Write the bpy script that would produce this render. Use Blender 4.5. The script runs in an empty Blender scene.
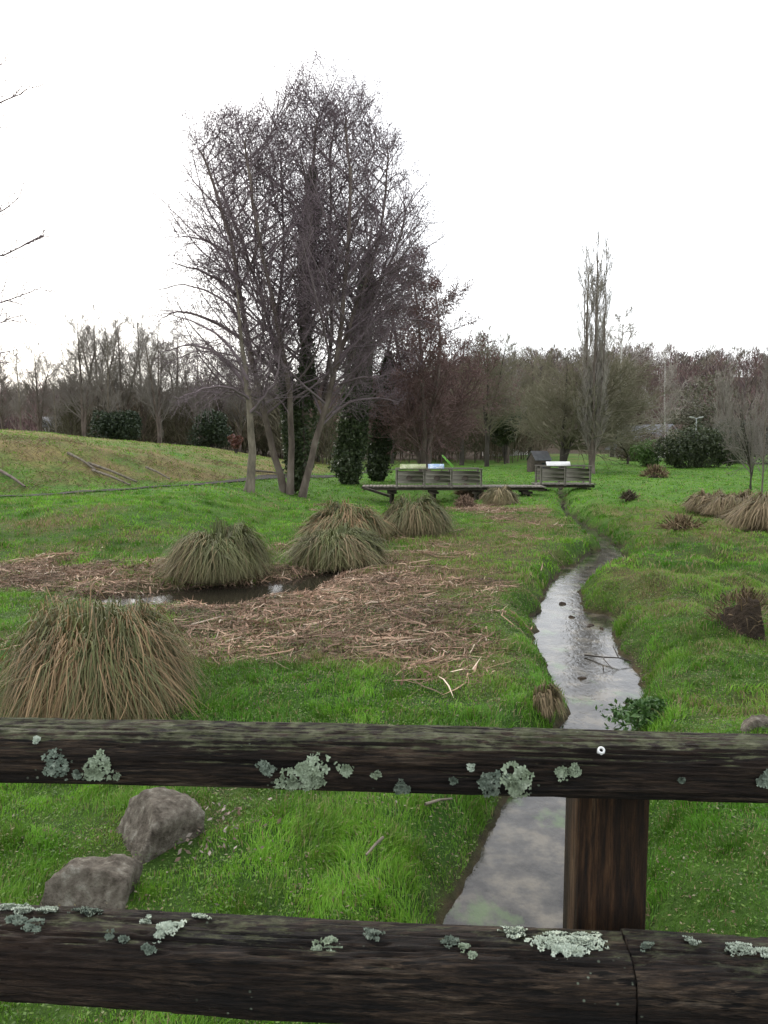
import bpy, math, random
import numpy as np
from mathutils import Vector
R_ = np.random.RandomState
rad = math.radians
C = bpy.context.scene.collection

# ------------------------------------------------------------------ camera
CAMZ = 2.3
PITCH = rad(5.2)
F = 768.0
cp, sp = math.cos(PITCH), math.sin(PITCH)
CAM = np.array([0, 0, CAMZ])

def ray(px, py):
    a = (px - 384) / F; b = (512 - py) / F
    return np.array([a, cp + b * sp, -sp + b * cp])
def at(px, py, Y):
    """world point seen at (px,py) at forward distance Y"""
    d = ray(px, py); return CAM + d * (Y / d[1])
def onz(px, py, z):
    d = ray(px, py); return CAM + d * ((z - CAMZ) / d[2])
def proj(P):
    P = np.asarray(P, float) - CAM
    x = P[..., 0]; f = P[..., 1] * cp - P[..., 2] * sp; u = P[..., 1] * sp + P[..., 2] * cp
    return 384 + F * x / f, 512 - F * u / f, f

# ------------------------------------------------------------------ noise
def _h(ix, iy, s):
    n = (ix.astype(np.int64) * 374761393 + iy.astype(np.int64) * 668265263 + s * 974711) & 0x7fffffff
    n = ((n ^ (n >> 13)) * 1274126177) & 0x7fffffff
    n = (n ^ (n >> 16)) & 0xffff
    return n / 65535.0
def vn(x, y, s=0):
    x = np.asarray(x, float); y = np.asarray(y, float)
    ix = np.floor(x); iy = np.floor(y); fx = x - ix; fy = y - iy
    fx = fx * fx * (3 - 2 * fx); fy = fy * fy * (3 - 2 * fy)
    a = _h(ix, iy, s); b = _h(ix + 1, iy, s); c = _h(ix, iy + 1, s); d = _h(ix + 1, iy + 1, s)
    return (a * (1 - fx) + b * fx) * (1 - fy) + (c * (1 - fx) + d * fx) * fy - 0.5
def fbm(x, y, s=0, o=4):
    r = 0; a = 1.0
    for k in range(o):
        r = r + a * vn(x * 2 ** k + 17.3 * k, y * 2 ** k - 9.1 * k, s + k); a *= .5
    return r
def sst(t): t = np.clip(t, 0, 1); return t * t * (3 - 2 * t)

# ------------------------------------------------------------------ terrain
ZW = -0.30
edges = [(925, 442, 630), (860, 472, 630), (800, 507, 630), (760, 535, 628), (720, 563, 630), (700, 560, 643), (680, 556, 642),
         (660, 548, 628), (640, 538, 619), (620, 535, 612), (605, 538, 580), (590, 546, 577), (580, 556, 604),
         (570, 562, 628), (560, 583, 628), (550, 598, 625), (540, 590, 611), (530, 580, 594), (520, 566, 575),
         (510, 560, 567), (500, 559, 565), (490, 558, 563)]
ey, eL, eR = [-40, 0.5], [-1.2, -.55], [.6, .95]
for (py, l, r) in edges:
    a = onz(l, py, ZW); b = onz(r, py, ZW); ey.append(a[1]); eL.append(a[0]); eR.append(b[0])
ey.append(75); eL.append(eL[-1] + 8); eR.append(eL[-1] + .5)
ey = np.array(ey); eL = np.array(eL); eR = np.array(eR)
PY0 = (12.2)
pond = [(120, 599, .25), (160, 598, .55), (220, 596, .8), (280, 589, .7), (325, 577, .35), (360, 568, .1)]
ZP = -.07
pondw = [(*onz(a, b, ZP)[:2], w * .98) for a, b, w in pond]
def stream_e(x, y):
    L = np.interp(y, ey, eL); R = np.interp(y, ey, eR)
    e = np.maximum(L - x, x - R) + .15 * fbm(x * 2.2, y * 1.8, 5, 3) * np.clip(y / 8, .5, 2)
    return e + np.where(y > 60, (y - 60) * .1, 0)
def pond_e(x, y):
    e = np.full(np.shape(x), 99.0)
    for (a, b) in zip(pondw[:-1], pondw[1:]):
        ax, ay, aw = a; bx, by, bw = b
        dx, dy = bx - ax, by - ay
        t = np.clip(((x - ax) * dx + (y - ay) * dy) / (dx * dx + dy * dy), 0, 1)
        e = np.minimum(e, np.hypot(x - ax - t * dx, y - ay - t * dy) - (aw + t * (bw - aw)))
    return e + .35 * fbm(x * 1.3, y * 1.3, 9, 3)
bx_ = [-200, -60, -22, -12, -9.7, -7.3, -6.1, -5.4, -3.5, 3]; by_ = [-80, -10, 17, 24.6, 27.2, 31.8, 36, 43, 52, 75]
hx_ = [-200, -40, -20, -16.5, -13.3, -10.6, -8.3, -6.2, -4.5]; hh_ = [4.2, 3.4, 2.3, 1.85, 1.5, 1.0, .5, .2, 0]
def height(x, y):
    x = np.asarray(x, float); y = np.asarray(y, float)
    nf = 1 - .8 * sst((y - 22) / 18)
    z = .05 * fbm(x * 1.1, y * 1.1, 1, 4) * nf + .1 * vn(x * .25, y * .25, 3) + .06 * np.abs(vn(x * 2.6, y * 2.6, 31)) * nf
    z = z - .42 * np.exp(-((x - 1.3) / 2.9) ** 2 - ((y - 32) / 4.2) ** 2)
    z = z - .06 * np.exp(-((y - 11.3) / 1.2) ** 2) * sst((-1.5 - x) / 1.5) + .60 * sst((-3.0 - x) / 3.5) * sst((y - 13.4) / 7) * (1 - sst((y - 55) / 20))
    # right bank a little higher and hummocky
    Rr = np.interp(y, ey, eR)
    z = z + sst((x - Rr) / 1.0) * (.13 + .24 * fbm(x * 1.1, y * 1.0, 7, 3)) * (1 - sst((y - 30) / 25))
    # embankment on the left
    s = (y - np.interp(x, bx_, by_)) * .72
    H = np.interp(x, hx_, hh_)
    z = z + H * sst(s / 6.8) * (1 + .12 * fbm(x * .3, y * .3, 4, 3)) - .35 * H * sst((s - 12) / 30)
    # gentle rise right of poplar, wooded hill
    z = z + .5 * sst((x - 14) / 10) * sst((y - 58) / 25)
    w = .35 + .65 * sst((x + 60) / 120)
    hill = 27 * sst((y - 125) / 190) * w * (1 + .16 * vn(x * .011, y * .011, 12) + .08 * vn(x * .03, y * .02, 14))
    z = z + hill
    z = z + .4 * sst((-y - 3) / 10)
    e = stream_e(x, y)
    z0 = z
    bank = ZW + (z0 - ZW) * sst(np.clip(e + .02, 0, 9) / (.38 + .12 * vn(x * 1.5, y * 1.5, 8))) ** .7
    z = np.where(e > 0, bank, ZW - .02 - np.minimum(.22, -e * .6))
    e2 = pond_e(x, y)
    z = np.where(e2 > .5, z, np.where(e2 > 0, np.minimum(z, ZP + .005 + (z - ZP + .02) * sst(e2 / .5)), ZP - .01 - np.minimum(.15, -e2 * .3)))
    return z
def hz(x, y): return float(height(np.array([x]), np.array([y]))[0])
def gp(px, py):
    """point where the pixel ray meets the terrain"""
    d = ray(px, py); t = 1.0
    ts = np.geomspace(1.5, 400, 3000) / d[1]
    P = CAM + ts[:, None] * d
    hit = np.nonzero(P[:, 2] < height(P[:, 0], P[:, 1]))[0]
    return P[hit[0]] if len(hit) else P[-1]

def blob(x, y, cx, cy, rx, ry): return np.exp(-(((x - cx) / rx) ** 2 + ((y - cy) / ry) ** 2))
def litter_amt(x, y):
    d = 1.25 * blob(x, y, -.9, 11.6, 2.3, 2.6) + .8 * blob(x, y, -2.1, 8.9, 1.3, 1.7) + .6 * blob(x, y, -.3, 9.5, 1.0, 1.6)
    d = d + 1.2 * blob(x, y, -6.2, 13.0, 2.6, 1.3) + .9 * blob(x, y, 3.2, 27, 1.6, 4) + .55 * blob(x, y, .2, 8.5, .8, 1.8)
    d = d - .8 * blob(x, y, -1.2, 6.9, 1.6, .9)
    e = stream_e(x, y)
    return (d - .08 + .8 * fbm(x * .9, y * .9, 21, 5)) * sst((e - .35) / .5)
def dead_amt(x, y):
    d = .75 * litter_amt(x, y) + .55 * fbm(x * .5, y * .5, 22, 4) + .3 * fbm(x * 2.5, y * 2.5, 23, 3)
    d = d + .45 * blob(x, y, 7.5, 21, 3.5, 5) + .30 * blob(x, y, -8, 16.5, 3, 2.5) + .62 * blob(x, y, .9, 16, 2.2, 7) + .25 * blob(x, y, 4, 12, 2, 5)
    s = (y - np.interp(x, bx_, by_)) * .72
    d = d + .45 * sst(s / 3) * np.where(x < -4, 1, 0) * np.where(y < 90, 1, 0)
    d = d - .45 * sst((y - 24) / 12) * (1 - sst(s / 2)) - .25 * blob(x, y, -4, 22, 5, 6)
    return d - .9 * blob(x, y, -1.2, 6.6, 2.0, 1.1) - .25 * blob(x, y, 0, 4, 4, 2.5) - .5 * np.exp(-(np.clip(stream_e(x, y), 0, 9) / .45) ** 2)

# ------------------------------------------------------------------ mesh helpers
def link(o, parent=None):
    C.objects.link(o)
    if parent is not None: o.parent = parent
    return o
def mk(name, V, faces, mat, parent=None, col=None, smooth=False, loc=None):
    """faces: list of (n,k) int arrays. world-space V; made relative to parent/loc origin"""
    V = np.asarray(V, np.float32)
    org = np.zeros(3)
    if parent is not None: org = np.array(parent.matrix_basis.translation) if parent.parent is None else np.array(parent.matrix_basis.translation) + np.array(parent.parent.matrix_basis.translation)
    if loc is not None and parent is None: org = np.asarray(loc, float)
    V = V - org.astype(np.float32)
    me = bpy.data.meshes.new(name)
    fs = [np.asarray(f, np.int32) for f in faces if len(f)]
    me.vertices.add(len(V)); me.vertices.foreach_set('co', V.ravel())
    nl = sum(f.size for f in fs); nf = sum(len(f) for f in fs)
    me.loops.add(nl); me.polygons.add(nf)
    me.loops.foreach_set('vertex_index', np.concatenate([f.ravel() for f in fs]))
    ls = []; o = 0
    for f in fs:
        ls.append(o + np.arange(len(f)) * f.shape[1]); o += f.size
    me.polygons.foreach_set('loop_start', np.concatenate(ls).astype(np.int32))
    if smooth: me.polygons.foreach_set('use_smooth', np.ones(nf, bool))
    me.update(calc_edges=True)
    if col is not None:
        c = np.ones((len(V), 4), np.float32); c[:, :3] = np.clip(col, 0.002, 1)
        a = me.color_attributes.new('col', 'FLOAT_COLOR', 'POINT'); a.data.foreach_set('color', c.ravel())
    me.materials.append(mat)
    ob = bpy.data.objects.new(name, me)
    link(ob, parent)
    if loc is not None and parent is None: ob.location = loc
    return ob
def tag(o, label=None, cat=None, group=None, kind=None):
    if label: o['label'] = label
    if cat: o['category'] = cat
    if group: o['group'] = group
    if kind: o['kind'] = kind
    return o
def empty(name, loc, label=None, cat=None, group=None):
    o = bpy.data.objects.new(name, None); o.location = loc; o.empty_display_size = .2
    link(o); return tag(o, label, cat, group)

class MB:
    def __init__(s): s.V = []; s.F4 = []; s.F3 = []; s.col = []; s.n = 0
    def add(s, V, F4=None, F3=None, col=None):
        V = np.asarray(V, float)
        if F4 is not None and len(F4): s.F4.append(np.asarray(F4) + s.n)
        if F3 is not None and len(F3): s.F3.append(np.asarray(F3) + s.n)
        s.V.append(V); s.n += len(V)
        if col is not None:
            c = np.asarray(col, float)
            s.col.append(np.broadcast_to(c, (len(V), 3)) if c.ndim == 1 else c)
    def box(s, c, sz, rz=0, rx=0, bevel=.01, ry=0):
        x, y, z = [v / 2 for v in sz]; b = min(bevel, x * .4, y * .4, z * .4)
        P = []
        for sx in (-1, 1):
            for sy in (-1, 1):
                for sz_ in (-1, 1):
                    P += [(sx * x, sy * (y - b), sz_ * (z - b)), (sx * (x - b), sy * y, sz_ * (z - b)), (sx * (x - b), sy * (y - b), sz_ * z)]
        P = np.array(P)
        i = lambda a, b_, c_, k: ((a * 2 + b_) * 2 + c_) * 3 + k
        F4 = []; F3 = []
        F4 += [(i(a, 0, 0, 0), i(a, 1, 0, 0), i(a, 1, 1, 0), i(a, 0, 1, 0)) for a in (0, 1)]
        F4 += [(i(0, a, 0, 1), i(1, a, 0, 1), i(1, a, 1, 1), i(0, a, 1, 1)) for a in (0, 1)]
        F4 += [(i(0, 0, a, 2), i(1, 0, a, 2), i(1, 1, a, 2), i(0, 1, a, 2)) for a in (0, 1)]
        for a in (0, 1):
            for b_ in (0, 1):
                F4.append((i(a, b_, 0, 0), i(a, b_, 0, 1), i(a, b_, 1, 1), i(a, b_, 1, 0)))
                F4.append((i(a, 0, b_, 0), i(a, 0, b_, 2), i(a, 1, b_, 2), i(a, 1, b_, 0)))
                F4.append((i(0, a, b_, 1), i(0, a, b_, 2), i(1, a, b_, 2), i(1, a, b_, 1)))
                for c_ in (0, 1): F3.append((i(a, b_, c_, 0), i(a, b_, c_, 1), i(a, b_, c_, 2)))
        for ang, (p, q) in ((rx, (1, 2)), (ry, (2, 0)), (rz, (0, 1))):
            ca, sa = math.cos(ang), math.sin(ang)
            A = P[:, p] * ca - P[:, q] * sa; B = P[:, p] * sa + P[:, q] * ca; P[:, p] = A; P[:, q] = B
        s.add(P + np.array(c), F4, F3); return s
    def tubes(s, P, R, sides=4, col=None, cap=False):
        """P (n,k,3), R (n,k)"""
        P = np.asarray(P, float); R = np.asarray(R, float); n, k, _ = P.shape
        T = np.gradient(P, axis=1); T /= np.linalg.norm(T, axis=2, keepdims=True) + 1e-9
        ref = np.where(np.abs(T[:, :1, 2:3]) > .9, np.array([1., 0, 0]), np.array([0, 0, 1.]))
        ref = np.broadcast_to(ref, T.shape)
        U = np.cross(T, ref); U /= np.linalg.norm(U, axis=2, keepdims=True) + 1e-9
        W = np.cross(T, U)
        a = np.arange(sides) * 2 * math.pi / sides
        V = P[:, :, None] + R[:, :, None, None] * (U[:, :, None] * np.cos(a)[:, None] + W[:, :, None] * np.sin(a)[:, None])
        idx = np.arange(n * k * sides).reshape(n, k, sides)
        q = np.stack([idx[:, :-1], np.roll(idx, -1, 2)[:, :-1], np.roll(idx, -1, 2)[:, 1:], idx[:, 1:]], -1).reshape(-1, 4)
        if col is not None and np.ndim(col) > 1: col = np.repeat(col, k * sides, axis=0)
        F3 = None
        if cap and sides == 4:
            q = np.vstack([q, idx[:, 0], idx[:, -1]])
        s.add(V.reshape(-1, 3), q, F3, col); return s
    def ribbons(s, P, W, side, col=None):
        """P (n,k,3) centre lines, W (n,k) half widths, side (n,3) unit; last point is the tip"""
        n, k, _ = P.shape
        A = P[:, :-1] - side[:, None] * W[:, :-1, None]; B = P[:, :-1] + side[:, None] * W[:, :-1, None]
        V = np.concatenate([np.stack([A, B], 2).reshape(n, -1, 3), P[:, -1:]], 1)
        m = 2 * (k - 1) + 1
        base = np.arange(n)[:, None] * m
        q = []
        for j in range(k - 2): q.append(base + np.array([[2 * j, 2 * j + 1, 2 * j + 3, 2 * j + 2]]))
        t = base + np.array([[2 * (k - 2), 2 * (k - 2) + 1, m - 1]])
        if col is not None:
            col = np.repeat(np.asarray(col), m, axis=0) if np.asarray(col).ndim == 2 and len(col) == n else np.asarray(col)
        s.add(V.reshape(-1, 3), np.concatenate(q) if q else None, t, col); return s
    def build(s, name, mat, parent=None, smooth=False, loc=None):
        fs = []
        if s.F4: fs.append(np.concatenate(s.F4))
        if s.F3: fs.append(np.concatenate(s.F3))
        return mk(name, np.concatenate(s.V), fs, mat, parent, np.concatenate(s.col) if s.col else None, smooth, loc)

# ------------------------------------------------------------------ materials
def newmat(name):
    m = bpy.data.materials.new(name); m.use_nodes = True
    nt = m.node_tree; b = nt.nodes['Principled BSDF']; return m, nt, b
def N(nt, t, **k):
    n = nt.nodes.new(t)
    for a, v in k.items():
        if a.startswith('i_'): n.inputs[a[2:].replace('_', ' ')].default_value = v
        else: setattr(n, a, v)
    return n
def ramp(nt, fac, stops):
    r = nt.nodes.new('ShaderNodeValToRGB'); cr = r.color_ramp
    while len(cr.elements) < len(stops): cr.elements.new(.5)
    for e, (p, c) in zip(cr.elements, stops): e.position = p; e.color = (*c, 1) if len(c) == 3 else c
    nt.links.new(fac, r.inputs[0]); return r.outputs[0]
def noise(nt, scale, detail=5, coord='Object', stretch=None, rough=.6):
    tc = N(nt, 'ShaderNodeTexCoord'); v = tc.outputs[coord]
    if stretch:
        mp = N(nt, 'ShaderNodeMapping'); mp.inputs['Scale'].default_value = stretch; nt.links.new(v, mp.inputs[0]); v = mp.outputs[0]
    n = N(nt, 'ShaderNodeTexNoise'); n.inputs['Scale'].default_value = scale; n.inputs['Detail'].default_value = detail; n.inputs['Roughness'].default_value = rough
    nt.links.new(v, n.inputs['Vector']); return n.outputs['Fac']
def mixc(nt, fac, a, b, bt='MIX'):
    m = nt.nodes.new('ShaderNodeMix'); m.data_type = 'RGBA'; m.blend_type = bt
    for sock, v in ((m.inputs[0], fac), (m.inputs[6], a), (m.inputs[7], b)):
        if hasattr(v, 'links'): nt.links.new(v, sock)
        else: sock.default_value = v if isinstance(v, (int, float)) else (*v, 1)
    return m.outputs[2]
def bump(nt, b, h, strength=.5, dist=.02):
    n = N(nt, 'ShaderNodeBump'); n.inputs['Strength'].default_value = strength; n.inputs['Distance'].default_value = dist
    nt.links.new(h, n.inputs['Height']); nt.links.new(n.outputs[0], b.inputs['Normal'])
def attrmat(name, rough=.6, trans=0.0, spec=.3, var=None):
    m, nt, b = newmat(name)
    a = N(nt, 'ShaderNodeAttribute', attribute_name='col')
    c = a.outputs['Color']
    if var:
        c = mixc(nt, 1.0, c, ramp(nt, noise(nt, var, 4), [(.3, (.7, .7, .7)), (.7, (1.25, 1.25, 1.25))]), 'MULTIPLY')
    nt.links.new(c, b.inputs['Base Color'])
    b.inputs['Roughness'].default_value = rough; b.inputs['Specular IOR Level'].default_value = spec
    if trans:
        t = N(nt, 'ShaderNodeBsdfTranslucent'); nt.links.new(c, t.inputs[0])
        mx = N(nt, 'ShaderNodeMixShader'); mx.inputs[0].default_value = trans
        nt.links.new(b.outputs[0], mx.inputs[1]); nt.links.new(t.outputs[0], mx.inputs[2])
        nt.links.new(mx.outputs[0], nt.nodes['Material Output'].inputs[0])
    return m
def noisemat(name, stops, scale=4, stretch=None, rough=.8, bmp=.4, bdist=.02, spec=.3, detail=6, bscale=None):
    m, nt, b = newmat(name)
    f = noise(nt, scale, detail, 'Object', stretch)
    nt.links.new(ramp(nt, f, stops), b.inputs['Base Color'])
    b.inputs['Roughness'].default_value = rough; b.inputs['Specular IOR Level'].default_value = spec
    if bmp: bump(nt, b, noise(nt, bscale or scale * 3, 6, 'Object', stretch), bmp, bdist)
    return m
M_grass = attrmat('grass_blades', .55, .3, .25)
M_sedge = attrmat('sedge_leaves', .6, .2, .25)
M_litter = attrmat('dead_reed', .75, .1, .2)
M_leaf = attrmat('evergreen_leaves', .5, .15, .4)
M_wood_far = attrmat('far_twigs', .9, 0, .1)
M_bark = noisemat('bark_alder', [(.3, (.06, .045, .037)), (.55, (.14, .11, .09)), (.75, (.22, .185, .155))], 3, (1, 1, .35), .9, .6, .03)
M_barkpale = noisemat('bark_pale', [(.3, (.07, .06, .045)), (.55, (.16, .135, .1)), (.75, (.26, .22, .17))], 5, (1, 1, .35), .9, .5, .02)
M_barkdark = noisemat('bark_dark', [(.3, (.03, .025, .02)), (.6, (.065, .055, .045)), (.8, (.11, .1, .08))], 3, (1, 1, .4), .9, .4, .02)
M_birch = noisemat('bark_birch', [(.35, (.12, .11, .1)), (.42, (.5, .48, .44)), (.8, (.62, .6, .56))], 3, (1, 1, 2.5), .8, .2)
M_tw = {
 'alder': noisemat('twig_alder', [(.3, (.12, .088, .092)), (.7, (.20, .158, .168))], .7, None, .9, 0),
 'red': noisemat('twig_red', [(.3, (.12, .075, .07)), (.7, (.19, .125, .115))], .7, None, .9, 0),
 'grey': noisemat('twig_grey', [(.3, (.15, .13, .11)), (.7, (.24, .215, .185))], .5, None, .9, 0),
 'olive': noisemat('twig_olive', [(.3, (.13, .118, .075)), (.7, (.22, .2, .135))], .5, None, .9, 0),
 'pale': noisemat('twig_pale', [(.3, (.24, .21, .18)), (.7, (.36, .325, .285))], .5, None, .9, 0),
}
def catkin_mat():
    return noisemat('catkins', [(.3, (.10, .065, .078)), (.7, (.17, .12, .14))], 1.5, None, .9, 0)
M_cat = catkin_mat()
M_catred = noisemat('catkins_red', [(.3, (.11, .06, .055)), (.7, (.19, .11, .10))], 1.5, None, .9, 0)
M_plank = noisemat('weathered_planks', [(.3, (.15, .132, .11)), (.6, (.28, .25, .215)), (.8, (.38, .35, .30))], 6, (.25, 1, 2), .85, .4, .01)
M_plankd = noisemat('dark_planks', [(.3, (.03, .025, .02)), (.7, (.09, .07, .055))], 6, (.3, 1, 1), .85, .4, .01)
M_stone = noisemat('field_stone', [(.34, (.045, .037, .027)), (.46, (.095, .08, .062)), (.56, (.135, .117, .092)), (.70, (.24, .225, .185))], 16, None, .9, 1.0, .03, .2, 12, 30)
M_soil = noisemat('dark_soil', [(.3, (.03, .02, .013)), (.7, (.085, .058, .038))], 8, None, .95, .9, .03)

# ------------------------------------------------------------------ world and light
w = bpy.data.worlds.new("World"); bpy.context.scene.world = w; w.use_nodes = True
nt = w.node_tree; bg = nt.nodes['Background']; outw = nt.nodes['World Output']
SUN_EL, SUN_AZ = rad(38), rad(200)
sky = N(nt, 'ShaderNodeTexSky', sky_type='NISHITA'); sky.sun_disc = False; sky.sun_elevation = SUN_EL; sky.sun_rotation = rad(-35)
sky.dust_density = 4; sky.ozone_density = 1
nt.links.new(sky.outputs[0], bg.inputs[0]); bg.inputs[1].default_value = .05
# overcast cloud layer over the blue sky
tc = N(nt, 'ShaderNodeTexCoord'); sx = N(nt, 'ShaderNodeSeparateXYZ'); nt.links.new(tc.outputs['Generated'], sx.inputs[0])
no = N(nt, 'ShaderNodeTexNoise'); no.inputs['Scale'].default_value = 2.2; no.inputs['Detail'].default_value = 5
mp = N(nt, 'ShaderNodeMapping'); mp.inputs['Scale'].default_value = (1, 1, 2.5); nt.links.new(tc.outputs['Generated'], mp.inputs[0]); nt.links.new(mp.outputs[0], no.inputs['Vector'])
cl = ramp(nt, no.outputs[0], [(.3, (.86, .93, 1.0)), (.5, (.97, .985, 1.0)), (.7, (1, 1, 1))])
bg2 = N(nt, 'ShaderNodeBackground'); nt.links.new(cl, bg2.inputs[0]); bg2.inputs[1].default_value = 0.93
ad = N(nt, 'ShaderNodeAddShader'); nt.links.new(bg.outputs[0], ad.inputs[0]); nt.links.new(bg2.outputs[0], ad.inputs[1]); nt.links.new(ad.outputs[0], outw.inputs[0])
sl = bpy.data.lights.new('sun', 'SUN'); sl.energy = .6; sl.angle = rad(40); sl.color = (1, .97, .93)
so = bpy.data.objects.new('sun', sl); C.objects.link(so)
# sun behind the left wood: azimuth -35 deg from +Y
sd = Vector((math.sin(rad(-35)) * math.cos(SUN_EL), math.cos(rad(-35)) * math.cos(SUN_EL), math.sin(SUN_EL)))
so.rotation_euler = (-sd).to_track_quat('-Z', 'Y').to_euler()

cam = bpy.data.cameras.new('camera'); cam.sensor_fit = 'VERTICAL'; cam.sensor_height = 36; cam.lens = 27; cam.clip_end = 3000; cam.clip_start = .05
co = bpy.data.objects.new('camera', cam); C.objects.link(co); co.location = CAM; co.rotation_euler = (rad(90) - PITCH, 0, 0)
S = bpy.context.scene; S.camera = co
S.view_settings.view_transform = 'Standard'; S.view_settings.look = 'None'; S.view_settings.gamma = 1; S.view_settings.exposure = .75
S.cycles.use_denoising = True; S.cycles.max_bounces = 5; S.cycles.diffuse_bounces = 3; S.cycles.glossy_bounces = 2
S.cycles.transparent_max_bounces = 4; S.cycles.use_adaptive_sampling = True; S.cycles.adaptive_threshold = .02
try: S.cycles.denoising_input_passes = 'RGB_ALBEDO_NORMAL'; S.cycles.denoising_prefilter = 'ACCURATE'
except Exception: pass

# ------------------------------------------------------------------ ground sheet
def axis(parts):
    out = []
    for a, b, st in parts: out.append(np.arange(a, b, st))
    return np.concatenate(out)
gx = axis([(-6, 6, .07), (6, 14, .18), (14, 40, .6)]); neg = -gx[::-1]
gx = np.concatenate([-np.geomspace(700, 40, 60)[:-1], -axis([(6, 14, .18), (14, 40.5, .6)])[::-1], axis([(-6, 6, .07), (6, 14, .18), (14, 40, .6)]), np.geomspace(40, 700, 60)])
gy = np.concatenate([-np.geomspace(200, 5, 20)[:-1], axis([(-5, 1.5, .3), (1.5, 14, .07), (14, 24, .12), (24, 45, .3), (45, 90, .8)]), np.geomspace(90, 1200, 90)])
X, Y = np.meshgrid(gx, gy); Z = height(X, Y)
nx, ny = len(gx), len(gy)
idx = np.arange(nx * ny).reshape(ny, nx)
F4 = np.stack([idx[:-1, :-1], idx[:-1, 1:], idx[1:, 1:], idx[1:, :-1]], -1).reshape(-1, 4)
V = np.stack([X, Y, Z], -1).reshape(-1, 3)
dd = np.clip(.25 + dead_amt(X, Y), 0, 1); ee = np.minimum(stream_e(X, Y), pond_e(X, Y)); mud = np.clip(1 - ee / .12, 0, 1)
mud = np.maximum(mud, .55 * sst((litter_amt(X, Y) - .35) / .4))
green = np.array([.05, .125, .015]); green2 = np.array([.075, .145, .026]); straw = np.array([.155, .13, .055]); soil = np.array([.045, .033, .022]); wood = np.array([.05, .038, .026])
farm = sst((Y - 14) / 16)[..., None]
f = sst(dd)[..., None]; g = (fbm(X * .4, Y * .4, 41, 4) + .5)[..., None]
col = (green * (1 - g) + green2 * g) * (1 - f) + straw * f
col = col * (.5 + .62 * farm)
col = col * (1 - mud[..., None]) + soil * mud[..., None]
wd = (sst((Y - 92) / 12) * (X < 16) + sst((Y - 110) / 14) * (X >= 16)); wd = np.maximum(wd, sst((X * -1 - 6) / 3) * sst((Y - 72 + 0 * X) / 6))
wd = wd[..., None]; col = col * (1 - wd) + wood * wd
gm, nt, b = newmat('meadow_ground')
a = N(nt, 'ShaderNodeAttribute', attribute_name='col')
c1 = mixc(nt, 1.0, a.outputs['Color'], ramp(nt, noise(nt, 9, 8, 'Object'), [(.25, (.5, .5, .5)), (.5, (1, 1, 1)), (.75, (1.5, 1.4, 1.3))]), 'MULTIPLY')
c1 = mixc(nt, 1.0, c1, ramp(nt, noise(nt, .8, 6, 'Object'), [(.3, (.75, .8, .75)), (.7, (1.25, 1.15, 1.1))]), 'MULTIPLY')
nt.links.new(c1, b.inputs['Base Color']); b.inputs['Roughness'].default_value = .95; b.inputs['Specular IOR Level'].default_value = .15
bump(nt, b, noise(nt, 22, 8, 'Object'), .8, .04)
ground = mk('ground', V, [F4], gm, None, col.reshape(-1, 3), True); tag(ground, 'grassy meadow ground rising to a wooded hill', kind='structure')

# ------------------------------------------------------------------ water
def watermat():
    m, nt, b = newmat('stream_water')
    n1 = noise(nt, 3.2, 8, 'Object'); n2 = noise(nt, 9, 6, 'Object')
    c = ramp(nt, n1, [(.38, (.014, .012, .009)), (.5, (.045, .04, .032)), (.62, (.11, .095, .07))])
    c = mixc(nt, ramp(nt, noise(nt, 2.7, 5, 'Object', (1, .6, 1)), [(.57, (0, 0, 0)), (.66, (.8, .8, .8))]), c, (.06, .10, .03))
    nt.links.new(c, b.inputs['Base Color'])
    b.inputs['Roughness'].default_value = .08; b.inputs['IOR'].default_value = 1.38; b.inputs['Specular IOR Level'].default_value = .5
    nb = noise(nt, 5, 4, 'Object', (1, .7, 1)); nb2 = noise(nt, 26, 3, 'Object', (1, .5, 1))
    add = N(nt, 'ShaderNodeMath', operation='MULTIPLY_ADD'); nt.links.new(nb2, add.inputs[0]); add.inputs[1].default_value = .3; nt.links.new(nb, add.inputs[2])
    bump(nt, b, add.outputs[0], .28, .02)
    return m
M_water = watermat()
ys = np.concatenate([np.arange(-38, 2, 1.), np.arange(2, 70, .15)])
L = np.interp(ys, ey, eL) - .3; Rr = np.interp(ys, ey, eR) + .3
cols = 9; t = np.linspace(0, 1, cols)
Xw = L[:, None] * (1 - t) + Rr[:, None] * t; Yw = np.repeat(ys[:, None], cols, 1)
idx = np.arange(Xw.size).reshape(Xw.shape)
wf = np.stack([idx[:-1, :-1], idx[:-1, 1:], idx[1:, 1:], idx[1:, :-1]], -1).reshape(-1, 4)
tag(mk('stream', np.stack([Xw, Yw, np.full_like(Xw, ZW)], -1).reshape(-1, 3), [wf], M_water, None, None, True), 'narrow winding stream with pale reflections', kind='structure')
pm, nt, b = newmat('pond_water'); b.inputs['Base Color'].default_value = (.02, .017, .012, 1); b.inputs['Roughness'].default_value = .05; b.inputs['IOR'].default_value = 1.33
bump(nt, b, noise(nt, 8, 3), .06, .01)
px0 = min(p[0] for p in pondw) - 1.4; px1 = max(p[0] for p in pondw) + .3; py0 = min(p[1] for p in pondw) - 1.3; py1 = max(p[1] for p in pondw) + .9
xs = np.arange(px0, px1, .15); ys2 = np.arange(py0, py1, .15)
PX, PYY = np.meshgrid(xs, ys2); ids = np.arange(PX.size).reshape(PX.shape)
keep = (pond_e(PX, PYY) < .55)
q = np.stack([ids[:-1, :-1], ids[:-1, 1:], ids[1:, 1:], ids[1:, :-1]], -1)[keep[:-1, :-1]]
tag(mk('pond', np.stack([PX, PYY, np.full_like(PX, ZP)], -1).reshape(-1, 3), [q], pm, None, None, True), 'dark marshy pool among the sedge tussocks', kind='structure')

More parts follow.
